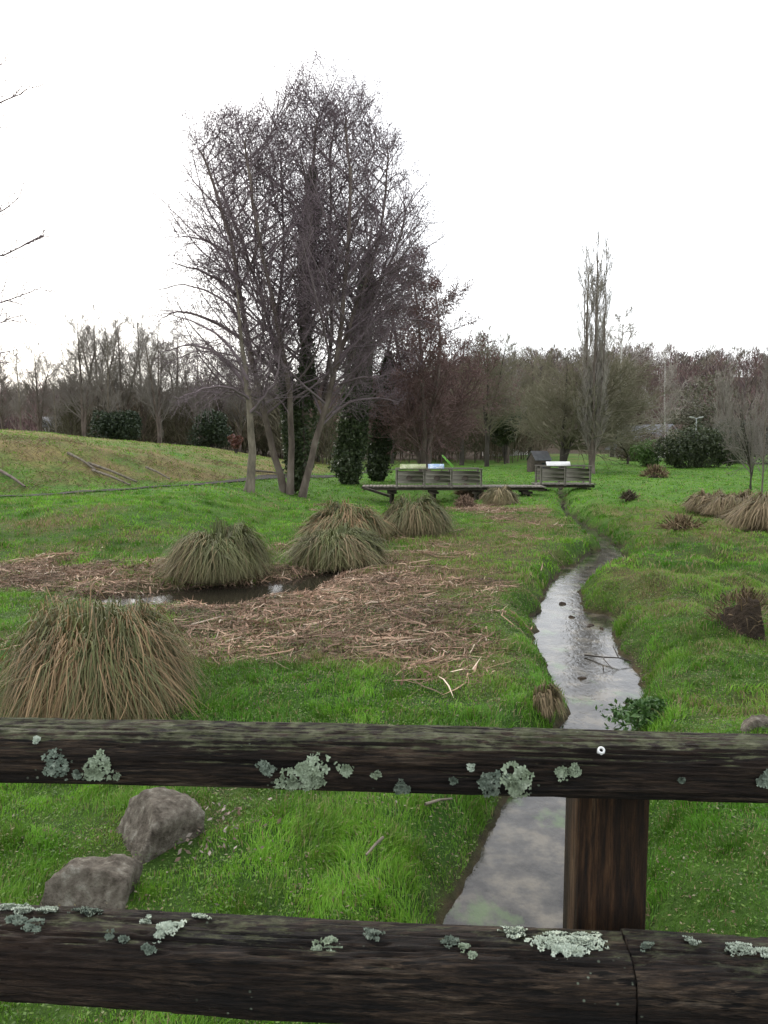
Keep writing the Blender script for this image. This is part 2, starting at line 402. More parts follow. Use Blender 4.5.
# ------------------------------------------------------------------ path
pp = [(-40, 3), (-25, 13), (-16, 20), (-11.9, 23.6), (-9.7, 26.1), (-8.2, 28.6), (-7.3, 30.6), (-6.3, 34.5), (-5.5, 40.5), (-3.8, 50), (0, 62), (4, 70)]
tt = np.linspace(0, len(pp) - 1, 160); pxs = np.interp(tt, range(len(pp)), [p[0] for p in pp]); pys = np.interp(tt, range(len(pp)), [p[1] for p in pp])
k = np.ones(9) / 9; pxs[4:-4] = np.convolve(pxs, k, 'valid'); pys[4:-4] = np.convolve(pys, k, 'valid')
tx, ty = np.gradient(pxs), np.gradient(pys); ln = np.hypot(tx, ty); nxn, nyn = -ty / ln, tx / ln
VV = []
for o in np.linspace(-.38, .38, 7): VV.append(np.stack([pxs + nxn * o, pys + nyn * o], -1))
VV = np.stack(VV, 1); zz = height(VV[..., 0], VV[..., 1]); zz = zz + .035
VV = np.concatenate([VV, zz[..., None]], -1); ids = np.arange(160 * 7).reshape(160, 7)
q = np.stack([ids[:-1, :-1], ids[:-1, 1:], ids[1:, 1:], ids[1:, :-1]], -1).reshape(-1, 4)
M_path = noisemat('path_surface', [(.35, (.012, .010, .007)), (.65, (.034, .028, .02))], 2, None, .95, .5)
tag(mk('path', VV.reshape(-1, 3), [q], M_path, None, None, True), 'narrow dark footpath below the grassy bank', kind='structure')
def path_d(x, y):
    d = np.full(np.shape(x), 99.)
    for i in range(0, 160, 2): d = np.minimum(d, np.hypot(x - pxs[i], y - pys[i]))
    return d

# ------------------------------------------------------------------ grass
STN = [(gp(153, 868)[0], gp(153, 868)[1] + .18), (gp(76, 926)[0], gp(76, 926)[1] + .18)]
TUS = []   # tussock footprints (x, y, r)
def tpos(px, py, r): p = gp(px, py); TUS.append((p[0], p[1], r)); return p
def grass(n, d0, d1, hmin, hmax, wid, seed, power=1.0):
    r = R_(seed)
    d = (d0 ** power + r.rand(n) * (d1 ** power - d0 ** power)) ** (1 / power)
    x = (r.rand(n) * 2 - 1) * (d * .60 + .8)
    y = d
    # grow in tufts
    tu = r.rand(n) < .5
    cs = .22 * (1 + d / 25)
    ax = (np.floor(x / cs) + _h(np.floor(x / cs), np.floor(y / cs), 71)) * cs; ay = (np.floor(y / cs) + _h(np.floor(x / cs), np.floor(y / cs), 72)) * cs
    x = np.where(tu, ax + r.randn(n) * cs * .22, x); y = np.where(tu, ay + r.randn(n) * cs * .22, y)
    e = stream_e(x, y); e2 = pond_e(x, y); la = litter_amt(x, y)
    ok = (e > .03) & (e2 > .06) & (r.rand(n) > .80 * sst((la - .34 + .5 * fbm(x * 2.2, y * 2.2, 57, 3)) / .5)) & ((vn(x * 3.1, y * 3.1, 55) > -.33) | (r.rand(n) < .5))
    if d1 > 28: ok &= path_d(x, y) > .28
    for (qx, qy) in STN: ok &= ((x - qx) / .20) ** 2 + ((y - qy) / .24) ** 2 > 1
    x, y, d, e = x[ok], y[ok], d[ok], e[ok]; n = len(x); la = la[ok]
    z = height(x, y)
    dead = np.clip(.10 + dead_amt(x, y), 0, 1)
    th = sst(fbm(x * 2.4, y * 2.4, 61, 3) * 2.0 + .45)
    h = (hmin + (hmax - hmin) * th) * (.45 + .8 * r.rand(n)) * (1 + .55 * np.exp(-(e / .3) ** 2))
    phi = r.rand(n) * 2 * math.pi; flow = 2 * math.pi * (vn(x * 2.2, y * 2.2, 62) + .5) * 2.5
    lean = h * (.25 + .75 * r.rand(n))
    dx = np.cos(phi) * lean * .7 + np.cos(flow) * lean * .6; dy = np.sin(phi) * lean * .7 + np.sin(flow) * lean * .6
    P = np.zeros((n, 3, 3)); P[:, 0] = np.stack([x, y, z - .01], -1)
    P[:, 1] = np.stack([x + dx * .35, y + dy * .35, z + h * .6], -1)
    P[:, 2] = np.stack([x + dx, y + dy, z + h * (.75 + .25 * r.rand(n))], -1)
    W = np.zeros((n, 3)); ww = wid * (.6 + .8 * r.rand(n)); W[:, 0] = ww; W[:, 1] = ww * .8
    th2 = r.rand(n) * math.pi; side = np.stack([np.cos(th2), np.sin(th2), r.randn(n) * .2], -1)
    isd = r.rand(n) < (dead * .58 + .07 + .25 * np.clip(fbm(x * 3.2, y * 3.2, 64, 3), 0, 1))
    g1 = np.array([.09, .235, .016]); g2 = np.array([.19, .34, .04]); g3 = np.array([.06, .14, .018]); s1 = np.array([.34, .28, .14]); s2 = np.array([.2, .15, .08])
    a = r.rand(n)[:, None]; bb = sst(fbm(x * 1.0, y * 1.0, 63, 4) * 1.3 + .55)[:, None]
    gcol = (g1 * (1 - a) + g2 * a) * bb + (g1 * a + g3 * (1 - a)) * (1 - bb)
    gcol = gcol * (.72 + .65 * _h(np.floor(x / cs[ok]), np.floor(y / cs[ok]), 73))[:, None]
    yel = np.clip(dead * 1.1, 0, 1)[:, None]
    gcol = gcol * (1 - yel * .45) + np.array([.185, .22, .055]) * yel * .45
    c = np.where(isd[:, None], s1 * a + s2 * (1 - a), gcol)
    return P, W, side, c
mb = MB()
for args in ((270000, 2.0, 6.0, .016, .062, .0019, 1, 1.3), (220000, 6.0, 13.0, .02, .075, .0036, 2, 1.2), (150000, 13, 26, .03, .09, .008, 3, 1.2), (110000, 26, 75, .03, .09, .02, 4, 1.15)):
    P, W, side, c = grass(*args); mb.ribbons(P, W, side, c)
r = R_(91); n = 130000; d = (2.0 ** 1.3 + r.rand(n) * (12 ** 1.3 - 2.0 ** 1.3)) ** (1 / 1.3); x = (r.rand(n) * 2 - 1) * (d * .6 + .8); y = d
ok = (stream_e(x, y) > .02) & (pond_e(x, y) > .05); x, y, d = x[ok], y[ok], d[ok]; n = len(x)
cov = fbm(x * 2.6, y * 2.6, 92, 4); a_ = r.randn(n, 3) * [1, 1, .35]; a_ /= np.linalg.norm(a_, axis=1, keepdims=True); b_ = np.cross(a_, [0, 0, 1.]) + r.randn(n, 3) * .25
sz = (.003 + .0045 * r.rand(n))[:, None] * (1 + d[:, None] / 9); P = np.stack([x, y, height(x, y) + .006 + .045 * r.rand(n) ** 1.5], -1)
V = np.stack([P - a_ * sz * 1.3, P + b_ * sz * .5, P + a_ * sz * 1.3, P - b_ * sz * .5], 1).reshape(-1, 3)
pl = np.array([[.08, .16, .02], [.13, .2, .04], [.06, .10, .025], [.19, .16, .08], [.11, .075, .045], [.26, .23, .15]]); br = np.clip(.15 + 1.1 * cov, 0, 1)
ci = np.where(r.rand(n) < br, 3 + r.choice(3, n, p=[.45, .4, .15]), r.randint(3, size=n)); mb.add(V, np.arange(n * 4).reshape(n, 4), None, np.repeat(pl[ci], 4, axis=0))
tag(mb.build('grass', M_grass), 'short wet meadow grass on both banks of the stream', 'grass', kind='stuff')

# ------------------------------------------------------------------ reed litter
def litter(n, seed):
    r = R_(seed)
    x = r.rand(n * 6) * 17 - 9; y = 7 + r.rand(n * 6) * 24
    la = litter_amt(x, y); e = stream_e(x, y); e2 = pond_e(x, y)
    ok = (r.rand(n * 6) < sst((la - .05 + .9 * fbm(x * 1.7, y * 1.7, 60, 3)) / .75) * np.clip(14 / y, 0, 1)) & (e > .25) & (e2 > -.05) & ((x < np.interp(y, ey, eL)) | ((y > 20) & (r.rand(n * 6) < .3))) & ((y < 15.5) | (x > -2.5))
    x, y = x[ok][:n], y[ok][:n]; n = len(x)
    ln = .05 + .6 * r.rand(n) ** 3; phi = r.rand(n) * math.pi * 2
    phi = np.where(r.rand(n) < .5, phi, .2 + .5 * r.randn(n))
    k = 4; P = np.zeros((n, k, 3)); bend = r.randn(n) * .5
    cx, cy = x.copy(), y.copy(); 
    for j in range(k):
        P[:, j, 0] = cx; P[:, j, 1] = cy; P[:, j, 2] = height(cx, cy) + .01 + .05 * r.rand(n)
        cx = cx + np.cos(phi) * ln / 3; cy = cy + np.sin(phi) * ln / 3; phi = phi + bend * r.rand(n)
    P[:, 3, 2] += .10 * r.rand(n) ** 3; P[:, :, 2] += (.07 * np.clip(fbm(x * 1.5, y * 1.5, 59, 3) + .2, 0, 1) * r.rand(n))[:, None]
    W = np.repeat((.0025 + .011 * r.rand(n) ** 3)[:, None], k, 1)
    side = np.stack([-np.sin(phi), np.cos(phi), r.randn(n) * .4], -1); side /= np.linalg.norm(side, axis=1, keepdims=True)
    pal = np.array([[.34, .215, .145], [.22, .135, .09], [.44, .31, .21], [.12, .08, .05], [.55, .44, .33]]); ci = r.choice(5, n, p=[.34, .27, .14, .2, .05])
    c = pal[ci] * ((.62 + .5 * r.rand(n)) * (1 + .9 * fbm(x * 1.2, y * 1.2, 58, 3)))[:, None]
    return P, W, side, c
mb = MB(); P, W, side, c = litter(29000, 5); mb.ribbons(P, W, side, c)
tag(mb.build('reed_litter', M_litter), 'flattened brown dead reeds strewn between the tussocks and the stream', 'dead reeds', kind='stuff')

# ------------------------------------------------------------------ tussocks
def tussock(px, py, rw, hgt, n, seed, label, mode='green', name='sedge_tussock', lean=(0, 0), group='sedge tussocks beside the pool', wid=.006, foot=.35):
    p = gp(px, py + 0); p = np.array([p[0], p[1] + rw * .55, 0]); p[2] = hz(p[0], p[1]); p[2] = max(p[2], -.12)
    r = R_(seed); root = empty(name, p, label, 'tussock', group)
    # core mound
    a = np.linspace(0, 2 * math.pi, 25)[:-1]; rings = []
    for j, t in enumerate(np.linspace(0, 1, 9)):
        rr = rw * .55 * math.cos(t * math.pi / 2) ** .6 * (1 + .12 * np.array([vn(math.cos(q) * 2 + seed, math.sin(q) * 2 + t * 3, 3) for q in a]))
        rings.append(np.stack([p[0] + rr * np.cos(a), p[1] + rr * np.sin(a), np.full(24, p[2] - .08 + t * hgt * .62)], -1))
    V = np.concatenate(rings); idx = np.arange(len(V)).reshape(9, 24)
    q = np.stack([idx[:-1], np.roll(idx, -1, 1)[:-1], np.roll(idx, -1, 1)[1:], idx[1:]], -1).reshape(-1, 4)
    mk('root_mound', V, [q], M_soil, root, None, True)
    k = 7; nb = max(60, n // 26); bt = r.rand(nb) * 2 * math.pi; bu = r.rand(nb) ** .55; bi = r.randint(nb, size=n)
    th = bt[bi] + r.randn(n) * .10; u = np.clip(bu[bi] + r.randn(n) * .07, 0, 1); bh = (1 + .21 * r.randn(nb))[bi]; bw = (.32 * r.randn(nb))[bi]
    r0 = rw * .58 * u; ox, oy = np.cos(th), np.sin(th); P = np.zeros((n, k, 3))
    th3 = th + bw + r.randn(n) * .16; ex, ey_ = np.cos(th3), np.sin(th3)
    lump = 1 + .42 * vn(np.cos(th) * 1.6 + seed, np.sin(th) * 1.6, 6)
    Rend = rw * (.42 + .58 * u) * lump * (.86 + .30 * r.rand(n)) * np.where(r.rand(n) < .07, 1.2, 1); base_z = p[2] + hgt * .5 * (1 - u ** 2)
    top = .73 * hgt * np.sqrt(np.clip(1 - (.72 * u) ** 3, 0, 1)) * np.where(r.rand(n) < .08, 1.14, 1) * bh * (.9 + .16 * r.rand(n)) * lump
    endz = p[2] + top * np.clip(.66 - .8 * u + .24 * r.randn(n), -.02, .95)
    for j in range(k):
        t = j / (k - 1); ta = .38
        rad_ = r0 + (Rend - r0) * (1 - (1 - t) ** 1.62)
        zz = np.where(t < ta, base_z + (p[2] + top - base_z) * math.sin(min(t / ta, 1) * math.pi / 2), p[2] + top + (endz - p[2] - top) * ((max(t - ta, 0)) / (1 - ta)) ** 1.35)
        P[:, j, 0] = p[0] + ox * r0 + ex * (rad_ - r0) + lean[0] * t * hgt; P[:, j, 1] = p[1] + oy * r0 + ey_ * (rad_ - r0) + lean[1] * t * hgt; P[:, j, 2] = np.maximum(zz, p[2] - .02)
    tang = r.rand(n) < .35; tw_ = (r.randn(n, 3) + 1.3 * r.randn(nb, 3)[bi]) * np.where(tang, .17, .07)[:, None] * rw * [1, 1, .25]
    for j in range(2, k): P[:, j] += tw_ * ((j - 1) / (k - 2)) ** 1.6
    P[:, 2:] += r.randn(n, k - 2, 3) * .014 * rw; P[:, 2:, 2] = np.maximum(P[:, 2:, 2], p[2] - .02)
    W = np.repeat((wid * (.6 + .7 * r.rand(n)))[:, None], k, 1) * np.array([1, 1, 1, .95, .8, .5, 0])
    side = np.stack([-ey_, ex, r.randn(n) * .3], -1)
    cols = {'green': ([.055, .085, .024], [.125, .145, .05], [.23, .175, .09], .2), 'dry': ([.055, .085, .026], [.14, .155, .055], [.32, .205, .105], .40), 'brown': ([.11, .105, .045], [.19, .155, .075], [.27, .20, .115], .55), 'olive': ([.1, .11, .045], [.17, .155, .065], [.3, .24, .13], .35)}[mode]
    g1, g2, s1, pr = [np.array(v) if not np.isscalar(v) else v for v in cols]
    a_ = r.rand(n)[:, None]; bb_ = (.5 + .75 * r.rand(nb))[bi][:, None]; c = (g1 * a_ + g2 * (1 - a_)) * bb_
    patch = vn(np.cos(th) * 3 + seed, np.sin(th) * 3, 5) + .0
    dd = (r.rand(n) < pr + patch * .8 + .25 * (u - .6)); c = np.where(dd[:, None], s1 * (.5 + .7 * a_) * (.4 + .6 * bb_), c)
    m = 2 * (k - 1) + 1; cc = np.repeat(c[:, None], m, 1); tip = np.linspace(0, 1, m)[None, :, None]
    cc = cc * (1 - tip * .35) + np.array([.27, .2, .11]) * tip * .35 
    mb = MB(); mb.ribbons(P, W, side, cc.reshape(-1, 3)); mb.build('leaves', M_sedge, root)
    return root
tussock(78, 722, .76, .86, 15000, 11, 'largest arching sedge tussock, green and straw coloured, at the left edge behind the rail', 'dry', wid=.0042)
tussock(214, 581, .80, .76, 12000, 12, 'dense olive sedge tussock standing in the dark pool', 'green', wid=.0055)
tussock(334, 572, .80, .60, 10000, 13, 'front sedge tussock on the right of the dark pool', 'green', wid=.007)
tussock(343, 543, .88, .72, 8000, 14, 'straw tinted sedge tussock rising behind another tussock by the pool', 'dry', wid=.008)
tussock(415, 536, .78, .74, 8000, 15, 'rounded dark green sedge tussock nearest the alder clump', 'green', wid=.008)
tussock(502, 505, .62, .60, 5000, 16, 'small round sedge tussock in front of the wooden footbridge', 'olive', wid=.012)
for i, (px, py, rw, hh, sd_, lb) in enumerate([(712, 512, .55, .55, 21, 'brown arching grass clump furthest from the right edge, beyond the hummocks'), (739, 520, .75, .65, 22, 'wide brown grass clump between two others at the right edge'), (777, 531, .85, .78, 23, 'nearest brown drooping grass clump cut off by the right edge')]):
    tussock(px, py, rw, hh, 3500, sd_, lb, 'brown', 'dead_grass_clump', (-.3, -.2), 'brown grass clumps at the right edge', wid=.011)
tussock(545, 722, .14, .25, 700, 24, 'small tuft of dead straw grass hanging over the left bank of the stream', 'brown', 'dead_grass_tuft', (.15, -.1), None, wid=.004)

# ------------------------------------------------------------------ rocks and clods
def rock(px, py, w_, h_, d_, seed, mat, name, label, cat, rot=0, rough=.25, sink=.3, flat=False, group=None):
    p = gp(px, py); r = R_(seed); p = np.array([p[0], p[1] + d_ * .35, 0]); p[2] = hz(p[0], p[1])
    n1, n2 = 40, 64
    th = np.linspace(.001, math.pi - .001, n1); ph = np.linspace(0, 2 * math.pi, n2, endpoint=False)
    T, Ph = np.meshgrid(th, ph, indexing='ij')
    D = np.stack([np.sin(T) * np.cos(Ph), np.sin(T) * np.sin(Ph), np.cos(T)], -1)
    Rd = np.full(T.shape, 1.0)
    for k in range(15):   # facets
        nrm = r.randn(3); nrm /= np.linalg.norm(nrm); off = .42 + .38 * r.rand()
        dn = D @ nrm; Rd = np.where(dn > .01, np.minimum(Rd, off / np.maximum(dn, .01)), Rd)
    a = D[..., 0] * 2.3 + D[..., 2] * 1.7 + seed; bq = D[..., 1] * 2.3 - D[..., 2] * 1.2
    Rd = Rd * (1 + rough * .5 * fbm(a, bq, seed, 5)) + rough * .12 * fbm(a * 4, bq * 4, seed + 3, 5)
    V = D * Rd[..., None] * np.array([w_ / 2, d_ / 2, h_])
    ca, sa = math.cos(rot), math.sin(rot); V = np.stack([V[..., 0] * ca - V[..., 1] * sa, V[..., 0] * sa + V[..., 1] * ca, V[..., 2] - h_ * sink], -1)
    idx = np.arange(n1 * n2).reshape(n1, n2)
    q = np.stack([idx[:-1], idx[1:], np.roll(idx, -1, 1)[1:], np.roll(idx, -1, 1)[:-1]], -1).reshape(-1, 4)
    o = mk(name, V.reshape(-1, 3) + p, [q], mat, None, None, True, loc=p); tag(o, label, cat, group); return o, p
rock(141, 866, .68, .33, .76, 8, M_stone, 'stone', 'larger grey brown stone lying in grass directly under the top rail', 'stone', -.5, .28, .25, group='stones in the grass')
rock(76, 926, .66, .28, .62, 8, M_stone, 'stone', 'smaller grey stone just above the lower rail at the far left', 'stone', .3, .35, .3, group='stones in the grass')
rock(772, 733, .34, .16, .3, 5, M_stone, 'stone', 'brownish stone cut by the right edge behind the top rail', 'stone', 0, .2, .3, group='stones in the grass')
M_clod = noisemat('root_clod', [(.3, (.02, .014, .01)), (.6, (.06, .042, .028)), (.8, (.11, .08, .05))], 9, None, .95, 1, .05)
def clod(px, py, w_, h_, seed, label, name='earth_clod', mat=None, n=500, wid=.006, fc=(.22, .15, .09), gr=None):
    p = gp(px, py); root = empty(name, p, label, 'clod' if name == 'earth_clod' else 'stump', gr)
    o, p2 = rock(px, py, w_, h_, w_ * .8, seed, mat or M_clod, 'soil', None, None, 0, .5, .2)
    V = np.array([v.co for v in o.data.vertices]) + np.array(o.location) - np.array(p); o.data.vertices.foreach_set('co', V.ravel().astype(np.float32)); o.location = (0, 0, 0); o.parent = root
    r = R_(seed); th = r.rand(n) * 6.28; ph = r.rand(n) * 1.4
    dv = np.stack([np.sin(ph) * np.cos(th), np.sin(ph) * np.sin(th), np.cos(ph)], -1)
    b0 = p2 + dv * np.array([w_ * .42, w_ * .36, h_ * .7]); ln = (.08 + .3 * r.rand(n) ** 2) * (.5 if h_ > .5 else 1)
    P = np.stack([b0, b0 + dv * ln[:, None] * w_ + r.randn(n, 3) * .03, b0 + dv * ln[:, None] * w_ * 1.5 + r.randn(n, 3) * .05 - np.array([0, 0, 1]) * ln[:, None] * w_ * .8], 1)
    W = np.tile([wid, wid, 0], (n, 1)); sd = np.cross(dv, r.randn(n, 3)); sd /= np.linalg.norm(sd, axis=1, keepdims=True)
    mb = MB(); mb.ribbons(P, W, sd, np.array(fc) * (.4 + .9 * r.rand(n))[:, None]); mb.build('roots', M_litter, root); return root
clod(752, 640, .8, .52, 31, 'dark upturned clod of earth and roots on the right bank', fc=(.14, .10, .055), n=260)
clod(685, 531, .75, .22, 32, 'low brown earth heap in the grass before the brown grass clumps', fc=(.18, .13, .07), wid=.01)
clod(630, 501, .5, .25, 33, 'small dark molehill on the open meadow right of the stream', fc=(.1, .08, .05), wid=.01)
clod(657, 478, 1.5, .5, 34, 'farthest brown cut tussock on the meadow in front of the bushes', fc=(.2, .14, .08), wid=.02)
for px, py, s_, lb in ((466, 497, .75, 'reddish brown tussock stump touching the underside of the footbridge'), (478, 499, .6, 'reddish brown tussock stump nearest the small round sedge'), (466, 508, .62, 'reddish brown tussock stump standing in front of its two neighbours')):
    clod(px, py, s_, s_ * .62, int(px + py), lb, 'tussock_stump', noisemat('stump_fibre', [(.3, (.09, .06, .042)), (.7, (.20, .14, .10))], 9, None, .95, .9, .05), 900, .01, (.24, .16, .11), 'cut tussock stumps before the footbridge')

# ------------------------------------------------------------------ leafy weeds
def leafcloud(mb, P, size, r, cols, flat=.0):
    n = len(P); a = r.randn(n, 3); a /= np.linalg.norm(a, axis=1, keepdims=True); b_ = np.cross(a, r.randn(n, 3)); b_ /= np.linalg.norm(b_, axis=1, keepdims=True)
    s = size * (.6 + .8 * r.rand(n))[:, None]
    V = np.stack([P - a * s, P + b_ * s * .5, P + a * s, P - b_ * s * .5], 1).reshape(-1, 3)
    F = np.arange(n * 4).reshape(n, 4); c1, c2 = np.array(cols[0]), np.array(cols[1]); t = r.rand(n)[:, None]
    mb.add(V, F, None, np.repeat(c1 * t + c2 * (1 - t), 4, axis=0))
def weed(px, py, w_, h_, n, seed, label):
    p = gp(px, py); r = R_(seed); root = empty('weed_plant', p, label, 'plant')
    P = r.randn(n, 3) * np.array([w_ / 3, w_ / 3, 0]); P[:, 2] = h_ * r.rand(n) * np.exp(-(P[:, 0] ** 2 + P[:, 1] ** 2) / (w_ * .5) ** 2); P = P + p; 
    mb = MB(); leafcloud(mb, P, .028, r, ((.03, .075, .018), (.07, .14, .03))); mb.build('leaves', M_leaf, root)
    q = np.stack([np.repeat(p[None], 30, 0), P[:30] + [0, 0, .03]], 1); mb = MB(); mb.tubes(q, np.full((30, 2), .003), 4, np.array([.06, .09, .03])); mb.build('stem', M_litter, root)
weed(653, 722, .5, .22, 1400, 41, 'dark leafy weed on the right bank against the stream')
weed(632, 712, .25, .14, 500, 42, 'small dark weed overhanging the water beside a larger weed')
# stick caught in the stream
def poly(mb, pts, r0, r1, sides=6, col=None):
    P = np.array([pts], float); mb.tubes(P, np.linspace(r0, r1, len(pts))[None], sides, col)
b0 = onz(610, 662, ZW + .02); mb = MB()
poly(mb, [b0 + [-.22, .3, 0], b0 + [-.05, .1, .03], b0 + [.1, 0, .05], b0 + [.25, -.05, .02]], .011, .006)
poly(mb, [b0 + [.1, 0, .05], b0 + [.08, .15, .14], b0 + [.12, .3, .12]], .008, .004)
poly(mb, [b0 + [-.05, .1, .03], b0 + [-.1, -.1, .06], b0 + [-.05, -.22, .0]], .008, .004)
o = mb.build('fallen_branch', M_barkdark, None, True, loc=b0); tag(o, 'dark forked branch caught in the middle of the stream', 'branch')

for i_, (qx, qy, w_, lb) in enumerate(((572, 634, .12, 'small dark stone breaking the water near the left bank below the bend'), (590, 641, .16, 'largest wet stone in the middle of the stream'), (602, 637, .09, 'smallest wet stone, in the stream towards the right bank'), (563, 616, .10, 'dark stone at the upstream end of the riffle'), (583, 697, .15, 'weedy stone lying lowest in the stream above the top rail'))):
    o, p_ = rock(qx, qy, w_ * 1.5, .045, w_ * .8, 70 + i_, M_clod, 'wet_stone', lb, 'stone', i_, .3, .1, group='wet stones in the stream'); o.location.z = ZW
# ------------------------------------------------------------------ trees
class Tree:
    def __init__(s, seed): s.r = random.Random(seed); s.np = R_(seed); s.L = {0: [], 1: [], 2: [], 3: []}; s.tips = []
    def line(s, pts, radii, lvl): s.L[lvl].append((np.array(pts, float), np.array(radii, float)))
    def grow(s, p, d, ln, r0, lvl, P):
        """P: dict with seg, wob, trop, n(list per lvl), ang, ratio, maxl, droop"""
        k = P['seg'][lvl]; pts = [p]; d = np.array(d, float); d /= np.linalg.norm(d); st = ln / k
        dirs = [d]
        rnd = s.np.randn(k, 3) * P['wob'][lvl]
        for i in range(k):
            d = d + rnd[i] + np.array([0, 0, P['trop'][lvl]]) * (1 if not P.get('tipup') else (i + 1) / k)
            d = d / math.sqrt(d @ d); p = p + d * st; pts.append(p); dirs.append(d)
        rr = np.linspace(r0, max(r0 * .3, P['rmin']), k + 1); s.line(pts, rr, lvl)
        if lvl >= P['maxl']: s.tips.append(pts[-1]); s.tips.append(pts[-2]); return
        n = P['n'][lvl + 1]; n = max(2, int(n * (.75 + .5 * s.r.random())))
        s.spawn(pts, dirs, ln, rr, lvl, P, n, P.get('t0', .2))
    def spawn(s, pts, dirs, ln, rr, lvl, P, n, t0, lenf=None):
        k = len(pts) - 1
        for i in range(n):
            t = t0 + (1 - t0) * ((i + s.r.random()) / n) ** (1.3 if lvl == 0 else 1); f = t * k; j = min(int(f), k - 1); f -= j
            p = pts[j] * (1 - f) + pts[j + 1] * f; d = dirs[j + 1 if j + 1 < len(dirs) else j]
            az = s.r.random() * 6.283; a = P['ang'][lvl + 1] * (.75 + .5 * s.r.random())
            u = np.cross(d, [0.3, .2, 1.0] if abs(d[2]) < .9 else [1., 0, 0]); u /= math.sqrt(u @ u); v = np.cross(d, u)
            nd = d * math.cos(a) + (u * math.cos(az) + v * math.sin(az)) * math.sin(a)
            L_ = lenf(t) if lenf else ln * P['ratio'][lvl + 1] * (1.15 - .75 * t)
            L_ *= .75 + .5 * s.r.random()
            s.grow(p, nd, L_, max(P['rmin'], min(rr[j] * .6, L_ * P.get('rk', .012) + .004)), lvl + 1, P)
    def mesh(s, lvls, sides, rscale=1):
        mb = MB()
        groups = {}
        for l in lvls:
            for pts, rr in s.L[l]: groups.setdefault((len(pts), sides[l]), []).append((pts, rr))
        for (k, sd), g in groups.items():
            mb.tubes(np.array([a for a, _ in g]), np.array([b for _, b in g]) * rscale, sd)
        return mb
def stem_line(t, cp_, r0, r1, nseg=18, wob=.02):
    cp_ = np.array(cp_, float); m = len(cp_); tt = np.linspace(0, m - 1, nseg + 1)
    # catmull-rom
    ext = np.vstack([2 * cp_[0] - cp_[1], cp_, 2 * cp_[-1] - cp_[-2]]); out = []
    for v in tt:
        i = min(int(v), m - 2); f = v - i; a, b, c, d = ext[i:i + 4]
        out.append(.5 * ((2 * b) + (-a + c) * f + (2 * a - 5 * b + 4 * c - d) * f * f + (-a + 3 * b - 3 * c + d) * f ** 3))
    out = np.array(out); out[1:-1] += t.np.randn(nseg - 1, 3) * wob
    u = np.linspace(0, 1, nseg + 1); rr = r0 * (1 - u) ** .8 + r1 + r0 * .35 * np.exp(-u * 22)
    dirs = np.gradient(out, axis=0); dirs /= np.linalg.norm(dirs, axis=1, keepdims=True)
    return [o for o in out], rr, [d for d in dirs]
def cones(t, n, size, spread, mat, name, root, seed=1):
    r = R_(seed); T = np.array(t.tips); P = T[r.randint(len(T), size=n)] + r.randn(n, 3) * spread
    s = size * (.6 + .8 * r.rand(n))[:, None, None]
    o = np.array([[1, 0, 0], [-.5, .87, 0], [-.5, -.87, 0], [0, 0, 1.3], [0, 0, -1.6]]) * .7
    V = (P[:, None] + o * s).reshape(-1, 3); b = np.arange(n)[:, None, None] * 5
    F = (b + np.array([[0, 1, 3], [1, 2, 3], [2, 0, 3], [1, 0, 4], [2, 1, 4], [0, 2, 4]])).reshape(-1, 3)
    return mk(name, V, [F], mat, root)
def ivy(root, line, rad0, n, seed, dark=1.0, name='ivy', spiky=.35, top=1.0):
    r = R_(seed); L_ = np.array(line); u = r.rand(n) ** .9 * top; f = u * (len(L_) - 1); i = np.minimum(f.astype(int), len(L_) - 2); f = (f - i)[:, None]
    P = L_[i] * (1 - f) + L_[i + 1] * f; th = r.rand(n) * 6.283
    rr = rad0 * (1 - .38 * u) * (.75 + spiky * 1.6 * fbm(u * 9, th * .9, seed, 4)) * (1 - .12 * r.rand(n))
    rr = rr * np.clip(.45 + u * 8, 0, 1) * (1 + .35 * np.clip(r.randn(n) - .8, 0, 2)) * np.clip((1.02 - u / top) * 3, .12, 1) ** .6
    P = P + np.stack([np.cos(th) * rr, np.sin(th) * rr, r.randn(n) * .08], -1)
    mb = MB(); leafcloud(mb, P, .085, r, (np.array([.018, .028, .010]) * dark, np.array([.052, .07, .028]) * dark)); return mb.build(name, M_leaf, root)

AP = dict(seg=[18, 9, 4, 3], wob=[.05, .08, .13, .18], trop=[0, .055, .04, .05], n=[0, 16, 14, 9], ang=[0, 1.08, .85, .85], ratio=[0, .3, .42, .5], maxl=3, rmin=.006, rk=.0075, t0=.15)
